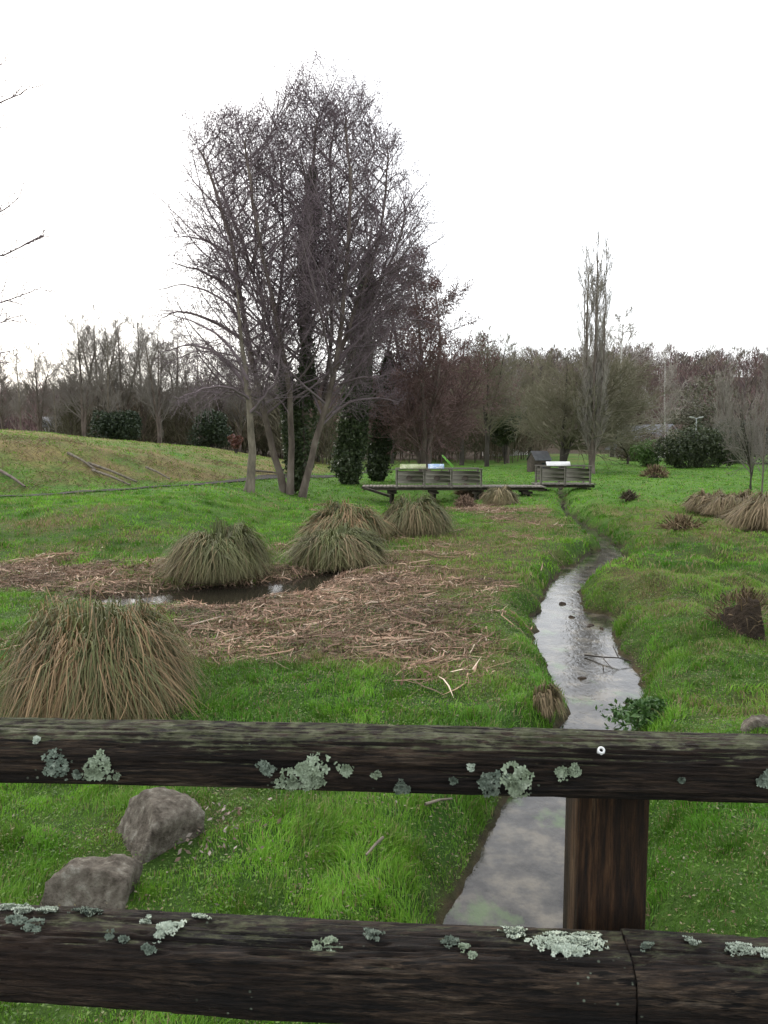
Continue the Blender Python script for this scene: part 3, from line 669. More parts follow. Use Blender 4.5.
# --- the big alder clump
AY = gp(300, 496)[1]
def ap(px, py, dy=0): return at(px, py, AY + dy)
base = gp(300, 496); base[2] -= .05
alder = empty('alder_tree', base, 'tallest many stemmed bare alder on the grassy bank, ivy on its middle stem', 'tree')
t = Tree(3)
stems = [
 ([ap(284, 492), ap(266, 420, -.5), ap(247, 335, -1), ap(232, 245, -1.2), ap(207, 165, -1.2), ap(198, 148, -1)], .20, 30, 3.5),
 ([ap(290, 494, -.3), ap(291, 405, -.8), ap(277, 320, -1.5), ap(258, 230, -2), ap(247, 160, -2), ap(246, 135, -2)], .19, 30, 3.0),
 ([ap(296, 490, .5), ap(288, 400, 1), ap(262, 300, 2), ap(232, 215, 2.6), ap(214, 175, 3)], .17, 30, 3.2),
 ([ap(303, 490, .5), ap(305, 390, .6), ap(307, 280, .6), ap(312, 190, .6), ap(316, 130, .6), ap(318, 112, .6)], .22, 30, 3.3),
 ([ap(302, 498, -.3), ap(316, 440, -.8), ap(334, 375, -1.2), ap(345, 290, -1.5), ap(350, 200, -1.5), ap(346, 130, -1.3), ap(344, 108, -1.2)], .21, 34, 3.4),
 ([ap(336, 368, -1.2), ap(355, 310, -.6), ap(378, 240, 0), ap(388, 170, .4), ap(387, 145, .6)], .13, 28, 3.6),
 ([ap(324, 400, .8), ap(332, 320, 1.6), ap(330, 220, 2.6), ap(332, 140, 3), ap(338, 125, 3)], .13, 24, 3.0),
 ([ap(276, 330, .8), ap(283, 260, 1.4), ap(282, 190, 2), ap(280, 150, 2.2)], .10, 20, 2.6),
 ([ap(350, 360, .5), ap(372, 300, 2), ap(402, 235, 3), ap(405, 190, 3)], .10, 28, 3.2),
]
ivyline = None
SIL = np.array([(62, 322, 340), (78, 290, 362), (100, 262, 380), (112, 196, 388), (150, 174, 414), (200, 158, 432), (250, 144, 446), (300, 138, 458), (340, 142, 456), (380, 180, 425), (420, 215, 395)], float)
def inside(Q):
    x_, y_, _ = proj(np.stack([Q[:, 0] * AY / Q[:, 1], np.full(len(Q), AY), CAMZ + (Q[:, 2] - CAMZ) * AY / Q[:, 1]], -1))
    l_ = np.interp(y_, SIL[:, 0], SIL[:, 1]); r_ = np.interp(y_, SIL[:, 0], SIL[:, 2]); hw_ = (r_ - l_) / 2 * AY / F
    dy_ = (Q[:, 1] - AY) / np.maximum(hw_ * .85, .3)
    half = (r_ - l_) / 2 * np.sqrt(np.clip(1 - dy_ ** 2, 0, 1)); return (np.abs(x_ - (l_ + r_) / 2) < half) & (y_ > 62)
for i, (cpn, r0, nb, bl) in enumerate(stems):
    pts, rr, dirs = stem_line(t, cpn, r0, .018); rr = rr * .66; t.line(pts, rr, 0)
    if i == 3: ivyline = pts
    if i == 2: ivy2 = pts
    t0 = .20 if i < 5 else .10
    for b_ in range(int(nb * 1.45)):
        u_ = t0 + (1 - t0) * ((b_ + t.r.random()) / int(nb * 1.45)) ** 1.15; f_ = u_ * (len(pts) - 1); j_ = min(int(f_), len(pts) - 2); p_ = pts[j_] * (1 - f_ + j_) + pts[j_ + 1] * (f_ - j_)
        az = t.r.random() * 6.283; el = .45 + .5 * u_ + .35 * (t.r.random() - .5); nd = np.array([math.cos(az), math.sin(az), el]); nd /= np.linalg.norm(nd)
        pr_ = nd + np.array([0, 0, .18]); pr_ /= np.linalg.norm(pr_); ls_ = np.arange(.3, 6.2, .15); Q = p_ + ls_[:, None] * pr_; o_ = ~inside(Q); L_ = ls_[o_.argmax()] if o_.any() else 6.2
        L_ = max(.7, L_ * (.80 + .24 * t.r.random())) * (.62 if t.r.random() < .25 else 1)
        t.grow(p_, nd, L_, min(rr[j_] * .55, L_ * .0085 + .006), 1, dict(AP, n=[0, 0, int(3 + 2.6 * L_), 7], ratio=[0, .3, .42 * min(1, 3.2 / L_) + .05, .5]))
# low pale arching limbs right and long left limbs
for cpn, r0 in (([ap(333, 414, -1), ap(352, 402, -1.4), ap(375, 398, -1.8), ap(398, 402, -2)], .06), ([ap(340, 385, -1), ap(362, 378, -2), ap(384, 376, -2.6)], .045), ([ap(262, 398, -1), ap(232, 392, -2), ap(200, 386, -3)], .05), ([ap(250, 345, -1), ap(215, 322, -2), ap(180, 312, -3), ap(160, 318, -3)], .07), ([ap(245, 300, -1), ap(210, 275, -2), ap(172, 262, -3)], .07), ([ap(352, 300, -1), ap(392, 272, -1), ap(428, 262, -1.2)], .05), ([ap(345, 330, -.5), ap(385, 318, .5), ap(430, 322, 1.2), ap(455, 335, 1.5)], .05), ([ap(340, 350, -.5), ap(378, 345, -1.5), ap(415, 355, -2)], .04), ([ap(236, 260, -1), ap(205, 240, -1), ap(168, 236, -1.6)], .045), ([ap(250, 340, .5), ap(222, 300, 1.5), ap(186, 285, 2.5), ap(158, 290, 3)], .05), ([ap(256, 370, -.5), ap(230, 355, .5), ap(195, 352, 1.5), ap(165, 365, 2)], .04)):
    pts, rr, dirs = stem_line(t, cpn, r0, .012, 10); t.line(pts, rr, 1); t.spawn(pts, dirs, 1, rr, 1, AP, 16, .2, lambda u: 1.5 * (1 - .6 * u))
t.mesh([0], {0: 10}).build('trunk', M_bark, alder, True)
t.mesh([1, 2, 3], {1: 5, 2: 3, 3: 3}).build('crown', M_tw['alder'], alder)
cones(t, 62000, .024, .16, M_cat, 'catkins', alder, 5)
ivy(alder, ivyline, .46, 15000, 6, 1.5, top=.66, spiky=1.3)
ivy(alder, [v * 1.0 for v in ivy2], .36, 7000, 7, 1.4, top=.42, spiky=1.2)
print('alder', len(t.L[3]))

def simple_tree(seed, name, label, cat, base, cpn, r0, P, nb, bl, twig, bark, group=None, t0=.3, shape=None, catk=None, ncat=0, extra=None, sides=(8, 4, 3, 3)):
    t = Tree(seed); root = empty(name, base, label, cat, group)
    for ci_, cpx in enumerate(cpn):
        pts, rr, dirs = stem_line(t, cpx, r0 if (ci_ == 0 or name != 'poplar_proto') else r0 * .35, .015, P['seg'][0]); t.line(pts, rr, 0)
        t.spawn(pts, dirs, 1, rr, 0, P, nb, t0, lambda u: bl * (shape(u) if shape else (1.2 * (1 - u) ** .7 + .25)))
    t.mesh([0], {0: sides[0]}).build('trunk', bark, root, True)
    t.mesh([1, 2, 3], {1: sides[1], 2: sides[2], 3: sides[3]}).build('crown', twig, root)
    if catk: cones(t, ncat, .04, .15, catk, 'catkins', root, seed)
    return root, t, pts
# --- ivy clad trees beside the clump
b1 = gp(350, 484); q = b1[1]
r1, tB, lB = simple_tree(21, 'ivy_clad_tree', 'thick ivy clad tree right beside the tall alder clump', 'tree', b1, [[b1, at(352, 430, q), at(362, 340, q), at(368, 262, q), at(372, 225, q)]], .26, dict(AP, rmin=.009, n=[0, 14, 11, 7]), 26, 3.4, M_tw['alder'], M_bark, t0=.3, catk=M_cat, ncat=5000)
ivy(r1, lB, .90, 34000, 22, 1.35, top=.80, spiky=.5)
b2 = gp(377, 483); q = b2[1] + 2; b2 = np.array([at(377, 480, q)[0], q, hz(at(377, 480, q)[0], q)])
r2, tC, lC = simple_tree(23, 'ivy_clad_tree', 'shorter ivy clad tree between the thick ivy trunk and the footbridge', 'tree', b2, [[b2, at(380, 430, q), at(388, 360, q), at(395, 305, q)]], .2, dict(AP, rmin=.009, n=[0, 14, 11, 7]), 22, 2.6, M_tw['red'], M_bark, t0=.3, catk=M_catred, ncat=4000)
ivy(r2, lC, .78, 20000, 24, 1.15, top=.7, spiky=.5)
# --- reddish alder behind
q = 44.; bx = at(424, 470, q)[0]; b3 = np.array([bx, q, hz(bx, q)])
simple_tree(25, 'alder_tree', 'reddish brown alder with full crown behind the footbridge railing', 'tree', b3, [[b3, at(424, 420, q), at(420, 340, q), at(412, 260, q)], [b3 + [.2, 0, 0], at(432, 420, q), at(440, 350, q), at(436, 290, q)], [b3, at(412, 420, q + 1), at(396, 340, q + 1), at(390, 270, q + 1)]], .16, dict(AP, rmin=.011, n=[0, 16, 12, 8]), 34, 3.7, M_tw['red'], M_bark, t0=.14, catk=M_catred, ncat=26000)
# --- small tree left of the clump
b4 = gp(249, 492); q = b4[1]
t = Tree(27); root = empty('young_tree', b4, 'small lone bare tree with pale trunk left of the alder clump', 'tree')
pts, rr, dirs = stem_line(t, [b4, at(252, 455, q), at(250, 415, q), at(246, 375, q), at(240, 330, q), at(236, 285, q)], .15, .02); t.line(pts, rr, 0)
t.spawn(pts, dirs, 1, rr, 0, AP, 14, .45, lambda u: 2.2 * (1 - u) + .5)
for cpn, r0 in (([at(250, 413, q), at(262, 400, q - .5), at(276, 380, q - .8), at(280, 350, q - 1)], .06), ([at(248, 390, q), at(225, 360, q), at(195, 345, q + .5), at(160, 352, q + .8)], .07), ([at(248, 380, q), at(228, 345, q), at(200, 325, q + .5), at(172, 315, q + .8)], .06), ([at(250, 400, q), at(230, 388, q - .8), at(205, 388, q - 1.2), at(180, 398, q - 1.5)], .05)):
    pts, rr, dirs = stem_line(t, cpn, r0, .012, 10); t.line(pts, rr, 1); t.spawn(pts, dirs, 1, rr, 1, AP, 16, .15, lambda u: 1.9 * (1.1 - .7 * u))
t.mesh([0], {0: 10}).build('trunk', M_barkpale, root, True); t.mesh([1, 2, 3], {1: 5, 2: 3, 3: 3}).build('crown', M_tw['alder'], root)

# --- prototype trees for copies
def proto(seed, H, P, nb, bl, twig, bark, stems=1, early=.3, top=1.6, t0=.25, shape=None, r0=.16, spread=.8, name='bare_tree'):
    o = np.zeros(3); r = random.Random(seed); cps = []
    for s in range(stems):
        a = r.random() * 6.28; k = spread * (s > 0) + .15
        cps.append([o, np.array([math.cos(a) * k * early, math.sin(a) * k * early, H * .3]), np.array([math.cos(a) * k, math.sin(a) * k, H * .65]), np.array([math.cos(a) * k * top, math.sin(a) * k * top, H * (1 - .22 * r.random() * (s > 0))])])
    return simple_tree(seed, name, 'x', 'tree', (0, 0, 0), cps, r0, P, nb, bl, twig, bark, t0=t0, shape=shape)[0]
BP = dict(seg=[12, 6, 4, 3], wob=[.05, .09, .14, .2], trop=[0, .09, .07, .07], n=[0, 12, 11, 8], ang=[0, .8, .7, .75], ratio=[0, .3, .48, .6], maxl=3, rmin=.009, rk=.011, t0=.15)
UP = dict(BP, ang=[0, .65, .6, .65], trop=[0, .08, .06, .06])
PP = dict(BP, ang=[0, .32, .3, .35], trop=[0, .10, .06, .04], wob=[.03, .04, .07, .1])
protos = {
 'broad': proto(101, 12, BP, 24, 3.6, M_tw['grey'], M_bark, 2),
 'upright': proto(102, 13, UP, 15, 3.4, M_tw['grey'], M_bark, 3, spread=1.3),
 'slim': proto(103, 12, UP, 22, 2.2, M_tw['grey'], M_barkpale, 1, .35, r0=.12),
 'olive': proto(104, 11, dict(BP, n=[0, 14, 11, 7]), 26, 3.2, M_tw['olive'], M_barkdark, 3, .15),
 'red': proto(105, 11, dict(BP, n=[0, 14, 11, 7]), 26, 3.2, M_tw['red'], M_barkdark, 3, .15),
 'round': proto(106, 8, dict(BP, ang=[0, 1.05, .8, .8], trop=[0, .05, .05, .05], n=[0, 14, 11, 7]), 26, 3.6, M_tw['olive'], M_barkdark, 4, .24, spread=1.8, shape=lambda u: 1.2 * (1 - u) ** .5 + .3),
 'poplar': proto(107, 18, dict(PP, n=[0, 12, 8, 5]), 26, 2.6, M_tw['pale'], M_bark, 9, early=.75, top=.95, t0=.10, shape=lambda u: .8 * (1 - u) ** .4 + .3, r0=.22, spread=.68, name='poplar_proto'),
 'birch': proto(108, 12, dict(BP, ang=[0, .8, .7, .8], trop=[0, .05, .0, -.08], n=[0, 11, 9, 6], rmin=.018), 24, 3.6, M_tw['pale'], M_birch, 1, .25, r0=.16),
 'shrub': proto(109, 4.5, dict(BP, ang=[0, .8, .7, .7], n=[0, 9, 7, 5]), 9, 2.2, M_tw['grey'], M_barkdark, 7, .1, spread=1.4, r0=.04),
}
PH = dict(broad=12, upright=13, slim=12, olive=11, red=11, round=8, poplar=18, birch=12, shrub=4.5)
used = set(); rnd = random.Random(7)
def plant(kind, px, ytop, Yd, label, group=None, cat='tree', name=None, wx=1.0, loc=None, twig=None):
    """stand a tree of this kind at distance Yd under pixel column px with its top at pixel row ytop"""
    X_ = at(px, 450, Yd)[0]; zb = hz(X_, Yd) - .1; H = at(px, ytop, Yd)[2] - zb
    src = protos[kind]
    if kind in used:
        o = src.copy(); C.objects.link(o)
        for ch in list(src.children):
            c = ch.copy(); C.objects.link(c); c.parent = o
    else: o = src; used.add(kind)
    o.location = (X_, Yd, zb); s = H / PH[kind]; o.scale = (s * wx, s * wx, s); o.rotation_euler = (0, 0, rnd.random() * 6.28)
    o['label'] = label; o['category'] = cat
    if name: o.name = name
    if group: o['group'] = group
    elif 'group' in o: del o['group']
    if twig:
        for ch in o.children:
            if ch.name.startswith('crown'):
                ch.data = ch.data.copy(); ch.data.materials[0] = twig
    return o
ORD = ['first', 'second', 'third', 'fourth', 'fifth', 'sixth', 'seventh', 'eighth', 'ninth', 'tenth', 'eleventh', 'twelfth', 'thirteenth', 'fourteenth', 'fifteenth', 'sixteenth', 'seventeenth', 'eighteenth', 'nineteenth', 'twentieth']
left = [(-14, 340, 66, 'broad'), (4, 352, 70, 'upright'), (22, 350, 62, 'slim'), (40, 348, 74, 'broad'), (57, 372, 66, 'slim'), (72, 366, 78, 'broad'), (84, 322, 68, 'broad'), (100, 314, 72, 'upright'), (109, 330, 60, 'slim'), (124, 318, 70, 'upright'), (143, 322, 74, 'broad'), (160, 332, 68, 'upright'), (178, 338, 76, 'broad'), (198, 345, 70, 'upright'), (220, 350, 76, 'broad'), (240, 348, 72, 'upright'), (264, 352, 78, 'broad')]
kindw = {'broad': 'wide branching', 'upright': 'dense upright', 'slim': 'slender pale stemmed'}
for i, (px, yt, Yd, kd) in enumerate(left):
    plant(kd, px, yt, Yd, '%s bare tree, %s from the left in the row behind the grassy bank' % (kindw[kd], ORD[i]), 'bare trees behind the grassy bank')
mid = [(285, 372, 84, 'olive'), (318, 366, 80, 'red'), (352, 360, 86, 'olive'), (392, 352, 82, 'red'), (430, 350, 84, 'olive'), (462, 345, 78, 'red'), (487, 333, 72, 'olive'), (508, 352, 84, 'upright'), (530, 362, 90, 'olive'), (612, 352, 92, 'olive'), (640, 362, 98, 'red')]
kindw2 = {'olive': 'olive brown', 'red': 'purplish brown', 'upright': 'grey upright'}
for i, (px, yt, Yd, kd) in enumerate(mid):
    plant(kd, px, yt, Yd, '%s bushy bare tree, %s from the left among the trees beyond the footbridges' % (kindw2[kd], ORD[i]), 'bare trees beyond the footbridges')
plant('round', 562, 366, 60, 'low spreading bare tree with tangled branches behind the short bridge', wx=1.25)
plant('poplar', 592, 241, 57, 'tall narrow bare poplar standing beside the short bridge', name='poplar_tree', wx=.95)
plant('birch', 618, 318, 100, 'open crowned tree rising above the wood just right of the poplar', name='bare_tree', wx=1.0)
plant('birch', 664, 353, 86, 'white barked birch standing out against the dark hill', name='birch_tree', wx=.8)
plant('poplar', 722, 369, 84, 'pale narrow poplar against the wooded hill at right', name='poplar_tree', wx=1.3)
plant('shrub', 752, 400, 34, 'grey bare bush rising at the right behind the brown grass clumps', cat='bush', name='bare_bush', wx=.62)
plant('shrub', 628, 425, 72, 'twiggy brown bush right of the poplar', cat='bush', name='bare_bush', wx=1.5, twig=M_tw['olive'])
plant('shrub', 668, 428, 80, 'reddish twiggy bush before the wooded hill', cat='bush', name='bare_bush', wx=1.4, twig=M_tw['red'])
plant('slim', 764, 350, 24, 'thin sapling at the right edge rooted among the brown grass clumps', name='sapling', wx=.55)
plant('slim', 162, 420, 58, 'thin sapling with few twigs on the crest of the grassy bank', name='sapling', wx=.7)
for k_, o_ in list(protos.items()):
    if k_ not in used: print('unused proto', k_)

# --- tree outside the left edge whose branches reach in
t = Tree(51); q = 10.; bxx = at(-190, 500, q)[0]; b5 = np.array([bxx, q, hz(bxx, q)]); root = empty('bare_tree', b5, 'near bare tree beyond the left edge, only its branch tips reach over the bank', 'tree')
pts, rr, dirs = stem_line(t, [b5, b5 + [.1, 0, 2], b5 + [0, .1, 4.5], b5 + [.2, 0, 7], b5 + [.1, 0, 9.5]], .17, .02); t.line(pts, rr, 0)
EP = dict(AP, rmin=.0027, rk=.005, n=[0, 9, 7, 5], seg=[18, 7, 5, 4], wob=[.05, .1, .12, .16])
for i, (a, b_) in enumerate([((-190, 140), (6, 60)), ((-190, 190), (30, 86)), ((-190, 330), (22, 195)), ((-190, 330), (50, 232)), ((-190, 360), (44, 286)), ((-190, 380), (24, 315)), ((-190, 400), (18, 350)), ((-190, 200), (-4, 128))]):
    A = at(*a, q); B = at(*b_, q - .3); 
    m1 = A * .6 + B * .4 + [0, 0, .15]; m2 = A * .25 + B * .75 + [0, 0, -.05]
    pts, rr, dirs = stem_line(t, [A, m1, m2, B], .020, .004, 12); t.line(pts, rr, 1); t.spawn(pts, dirs, 1, rr, 1, EP, 22, .45, lambda u: .6 * (1.1 - .7 * u))
t.mesh([0], {0: 8}).build('trunk', M_bark, root, True); t.mesh([1, 2, 3], {1: 5, 2: 4, 3: 3}).build('crown', M_tw['alder'], root)

# ------------------------------------------------------------------ evergreens / bushes
def bush(px, ybase, ytop, wpx, Yd, seed, n, cols, name, label, cat, lobes=9, leaf=.1, depth=.7):
    X_ = at(px, 450, Yd)[0]; zb = hz(X_, Yd); H = at(px, ytop, Yd)[2] - zb; w_ = wpx / F * Yd
    r = R_(seed); root = empty(name, (X_, Yd, zb), label, cat)
    cen = np.stack([((np.arange(lobes) + r.rand(lobes)) / lobes - .5) * w_ * .8, (r.rand(lobes) - .5) * w_ * depth * .6, H * (.25 + .5 * r.rand(lobes))], -1)
    rad_ = np.minimum(H * (.26 + .22 * r.rand(lobes)), w_ * .4)
    k = r.randint(lobes, size=n); d = r.randn(n, 3); d /= np.linalg.norm(d, axis=1, keepdims=True)
    rr = rad_[k] * (1 + .55 * fbm(d[:, 0] * 2.5 + k, d[:, 1] * 2.5 + d[:, 2] * 2, seed, 3)) * (.72 + .33 * r.rand(n) ** .6)
    P = cen[k] + d * rr[:, None]; P[:, 2] = np.maximum(P[:, 2], .05); P += np.array([X_, Yd, zb])
    mb = MB(); leafcloud(mb, P, leaf, r, cols); mb.build('foliage', M_leaf, root)
    t = Tree(seed); c0 = np.array([X_, Yd, zb])
    for j in range(min(lobes, 8)):
        pts, rr2, dd_ = stem_line(t, [c0, c0 + cen[j] * [.4, .4, .5], c0 + cen[j] + [0, 0, rad_[j] * .5]], .06, .012, 6); t.line(pts, rr2, 0)
    t.mesh([0], {0: 5}).build('stem', M_barkdark, root)
    return root
DG = ((.014, .025, .011), (.038, .056, .022)); OG = ((.03, .04, .018), (.065, .08, .03)); LG = ((.06, .12, .025), (.12, .2, .05)); RB = ((.10, .04, .03), (.16, .07, .05)); BR = ((.07, .05, .035), (.13, .095, .06))
bush(118, 470, 408, 42, 60, 61, 9000, DG, 'holly_bush', 'dark green holly bush behind the grassy bank at left', 'bush')
bush(212, 470, 412, 30, 64, 62, 7000, DG, 'holly_bush', 'dark evergreen bush half way along the top of the grassy bank', 'bush')
bush(236, 468, 425, 10, 56, 63, 500, RB, 'young_beech', 'little sapling with rusty leaves on top of the grassy bank', 'sapling', 4)
bush(699, 468, 431, 84, 66, 64, 20000, ((.03, .042, .02), (.075, .09, .038)), 'evergreen_bush', 'wide dark evergreen bush at the far side of the right meadow', 'bush', 20, .10, .5)
bush(735, 468, 424, 60, 72, 68, 9000, ((.03, .035, .025), (.06, .065, .045)), 'evergreen_bush', 'greyish dark bush to the right of the wide evergreen bush', 'bush', 10, .11, .6)
bush(647, 466, 440, 22, 68, 65, 3000, LG, 'laurel_bush', 'small bright green laurel bush left of the wide evergreen', 'bush', 7, .09)
bush(694, 440, 369, 46, 118, 66, 7000, ((.07, .066, .042), (.13, .125, .08)), 'evergreen_tree', 'round crowned evergreen tree on the hill above the lamp', 'tree', 12, .2)
bush(638, 468, 435, 40, 78, 67, 7000, BR, 'brown_bush', 'brown leaved bush at the foot of the hill beside the house roof', 'bush', 8, .1)
bush(505, 470, 385, 22, 80, 69, 5000, OG, 'ivy_covered_tree', 'narrow ivy covered tree beyond the gap between the bridges', 'tree', 8, .12)

# ------------------------------------------------------------------ woodland masses
def wood_mass(name, label, trees, tw, seed, ribs=150):
    """trees: (x,y,z,H,W,colour)"""
    r = R_(seed); mb = MB(); T = np.array([t_[:5] for t_ in trees]); CC = np.array([t_[5] for t_ in trees]); n = len(T)
    # trunks
    P = np.zeros((n, 3, 3)); P[:, :, 0] = T[:, 0:1] + r.randn(n, 3) * .15; P[:, :, 1] = T[:, 1:2]; P[:, :, 2] = T[:, 2:3] + T[:, 3:4] * np.array([[-.05, .45, .9]])
    W = np.tile([1.2, .9, .3], (n, 1)) * tw * 1.6; mb.tubes(P, W, 3, CC * .9)
    m = n * ribs; k = np.repeat(np.arange(n), ribs); th = r.rand(m) * 6.283; u = r.rand(m)
    rr = T[k, 4] * .5 * np.sqrt(r.rand(m)); hh = T[k, 3] * (.12 + .85 * u); sh = np.sin(np.clip(u * .9 + .12, 0, 1) * math.pi) ** .6
    p0 = np.stack([T[k, 0] + np.cos(th) * rr * sh, T[k, 1] + np.sin(th) * rr * sh, T[k, 2] + hh * .92], -1)
    L_ = T[k, 3] * (.08 + .12 * r.rand(m)); dv = np.stack([np.cos(th) * .55, np.sin(th) * .55, np.full(m, .9)], -1) + r.randn(m, 3) * .25
    P = np.stack([p0, p0 + dv * L_[:, None] * .5, p0 + dv * L_[:, None] + r.randn(m, 3) * L_[:, None] * .1], 1)
    W = np.tile([1, .8, 0], (m, 1)) * tw * (.5 + r.rand(m))[:, None]; sd = r.randn(m, 3); sd /= np.linalg.norm(sd, axis=1, keepdims=True)
    mb.ribbons(P, W, sd, CC[k] * (.7 + .6 * r.rand(m))[:, None])
    return tag(mb.build(name, M_wood_far), label, 'woodland', kind='stuff')
r = R_(77); tr = []
pal = 1.2 * np.array([[.13, .085, .08], [.10, .076, .073], [.13, .104, .083], [.11, .102, .072], [.15, .13, .108], [.085, .072, .056]])
for i in range(1500):
    y = 118 + 230 * r.rand() ** .8; x = -y * .62 + r.rand() * y * 1.3
    if y < 140 and -20 < x < 30 and False: continue
    H = 6.5 + 6.5 * r.rand() ** 1.3; pi_ = r.choice(6, p=[.3, .25, .15, .12, .08, .1]); tr.append((x, y, hz(x, y), H, 5 + 4.5 * r.rand(), pal[pi_] * (.85 + .3 * r.rand())))
wood_mass('hill_wood', 'far brown and purple winter wood covering the hill', tr, .085, 78, 200)
tr = []
for i in range(330):   # thicket behind the bank and the clump
    px = 60 + 480 * r.rand(); y = 82 + 32 * r.rand(); x = at(px, 450, y)[0]
    if x < -6: y = 72 + 30 * r.rand(); x = at(px, 450, y)[0]
    top = 385 + 18 * r.rand() - (12 if px > 380 else 0); H = at(px, top, y)[2] - hz(x, y); H *= .55 + .5 * r.rand()
    c = 1.3 * np.array([[.10, .088, .06], [.085, .075, .054], [.12, .094, .07], [.075, .07, .044]])[r.randint(4)]
    tr.append((x, y, hz(x, y), H, 3 + 2 * r.rand(), c))
wood_mass('thicket', 'dense brown thicket of bare undergrowth behind the trees', tr, .035, 79, 330)
# brambles on the bank
n = 6500; x = -25 + 20 * r.rand(n * 3); y = 16 + 30 * r.rand(n * 3); s_ = (y - np.interp(x, bx_, by_)) * .72
mk_ = (s_ > .6) & (s_ < 9) & (fbm(x * .35, y * .35, 91, 3) + .55 * blob(x, y, -13.5, 29.5, 2.6, 4) > .10) & (x < -5)
x, y = x[mk_][:n], y[mk_][:n]; n = len(x); z = height(x, y); ph = r.rand(n) * 6.28; L_ = .2 + .5 * r.rand(n)
P = np.stack([np.stack([x, y, z], -1), np.stack([x + np.cos(ph) * L_ * .5, y + np.sin(ph) * L_ * .5, z + .06 + .14 * r.rand(n)], -1), np.stack([x + np.cos(ph) * L_, y + np.sin(ph) * L_, z + .04], -1)], 1)
sd = r.randn(n, 3); sd /= np.linalg.norm(sd, axis=1, keepdims=True)
cc = np.array([[.14, .10, .06], [.20, .17, .09], [.10, .065, .045], [.17, .085, .055]])[r.randint(4, size=n)]
mb = MB(); mb.ribbons(P, np.tile([.007, .006, 0], (n, 1)), sd, cc); tag(mb.build('brambles', M_litter), 'dead brambles and scrub on the slope of the grassy bank', 'brambles', kind='stuff')

# poles lying on the bank
for i, (a, b_, rr_, lb) in enumerate([((88, 466), (137, 484), .06, 'upper of the two long pale poles lying down the grassy bank'), ((92, 473), (130, 487), .055, 'lower of the two long pale poles lying down the grassy bank'), ((68, 456), (96, 472), .06, 'brown pole near the crest above the two pale poles'), ((0, 474), (25, 489), .06, 'brown pole low on the bank at the left edge'), ((146, 470), (170, 481), .05, 'short pale pole furthest to the right on the bank slope'), ((254, 473), (292, 477), .07, 'pale log lying on the grass behind the alder clump')]):
    A = gp(*a); B = gp(*b_); mid_ = (A + B) / 2; mid_[2] = max(mid_[2], hz(mid_[0], mid_[1])); A[2] += .12; B[2] += .08; mid_[2] += .14
    mb = MB(); poly(mb, [A, A * .5 + mid_ * .5, mid_, B * .5 + mid_ * .5, B], rr_, rr_ * .6, 6)
    tag(mb.build('wooden_pole', M_barkpale if 'pale' in lb else M_bark, None, True, loc=mid_), lb, 'pole', 'poles lying on the grassy bank')

# ------------------------------------------------------------------ footbridges
def bridge(Yd, posts, pxl, pxr, ytop, ydeck, label, supports, boards=3, both=True):
    A = at(posts[0], ydeck, Yd); B = at(posts[-1], ydeck, Yd); zd = A[2]; zt = at(posts[0], ytop, Yd)[2]
    x0 = at(pxl, ydeck, Yd)[0]; x1 = at(pxr, ydeck, Yd)[0]
    root = empty('footbridge', ((x0 + x1) / 2, Yd, zd), label, 'footbridge', None)
    mb = MB(); n = int((x1 - x0) / .15)
    for i in range(n): mb.box((x0 + (i + .5) * (x1 - x0) / n, Yd + .6, zd - .02 + .004 * (i % 3)), ((x1 - x0) / n - .012, 1.35, .045))
    mb.build('deck', M_plank, root)
    for yy in (Yd + .05, Yd + 1.1):
        mb = MB(); mb.box(((x0 + x1) / 2, yy, zd - .11), (x1 - x0 - .1, .1, .11)); mb.build('beam', M_plankd, root)
    for yy in ((Yd, Yd + 1.2) if both else (Yd,)):
        xs_ = [at(p, ydeck, Yd)[0] for p in posts]
        for x_ in xs_:
            mb = MB(); mb.box((x_, yy, (zd + zt) / 2), (.09, .09, zt - zd + .14)); mb.build('post', M_plank, root)
        for xa, xb in zip(xs_[:-1], xs_[1:]):
            mb = MB(); hh = (zt - zd - .14) / boards
            for k in range(boards): mb.box(((xa + xb) / 2, yy - .03, zd + .12 + hh * (k + .5)), (xb - xa - .1, .03, hh * .86), rx=.02 * (k - 1))
            mb.build('panel', M_plank, root)
        mb = MB(); mb.box(((xs_[0] + xs_[-1]) / 2, yy, zt + .085), (xs_[-1] - xs_[0] + .12, .14, .045)); mb.build('handrail', M_plank, root)
    for px_ in supports:
        x_ = at(px_, ydeck, Yd)[0]; zg = hz(x_, Yd) - .2
        for yy in (Yd + .1, Yd + 1.05):
            mb = MB(); mb.box((x_, yy, (zd - .22 + zg) / 2), (.2, .18, zd - .22 - zg), bevel=.02); mb.box((x_, yy, zd - .27), (.42, .2, .1)); mb.build('support', M_plankd, root)
    return root, zd, zt
BY = 33.
rt, zd, zt = bridge(BY, [397, 424.5, 451.5, 481], 362, 546, 471, 486.5, 'long low wooden footbridge with grey boarded railing in three panels', [392, 434, 477, 528])
BY2 = 35.5
rt2, zd2, zt2 = bridge(BY2, [541, 565, 590], 536, 596, 468, 484, 'short boarded wooden bridge over the stream in front of the poplar', [543, 588])
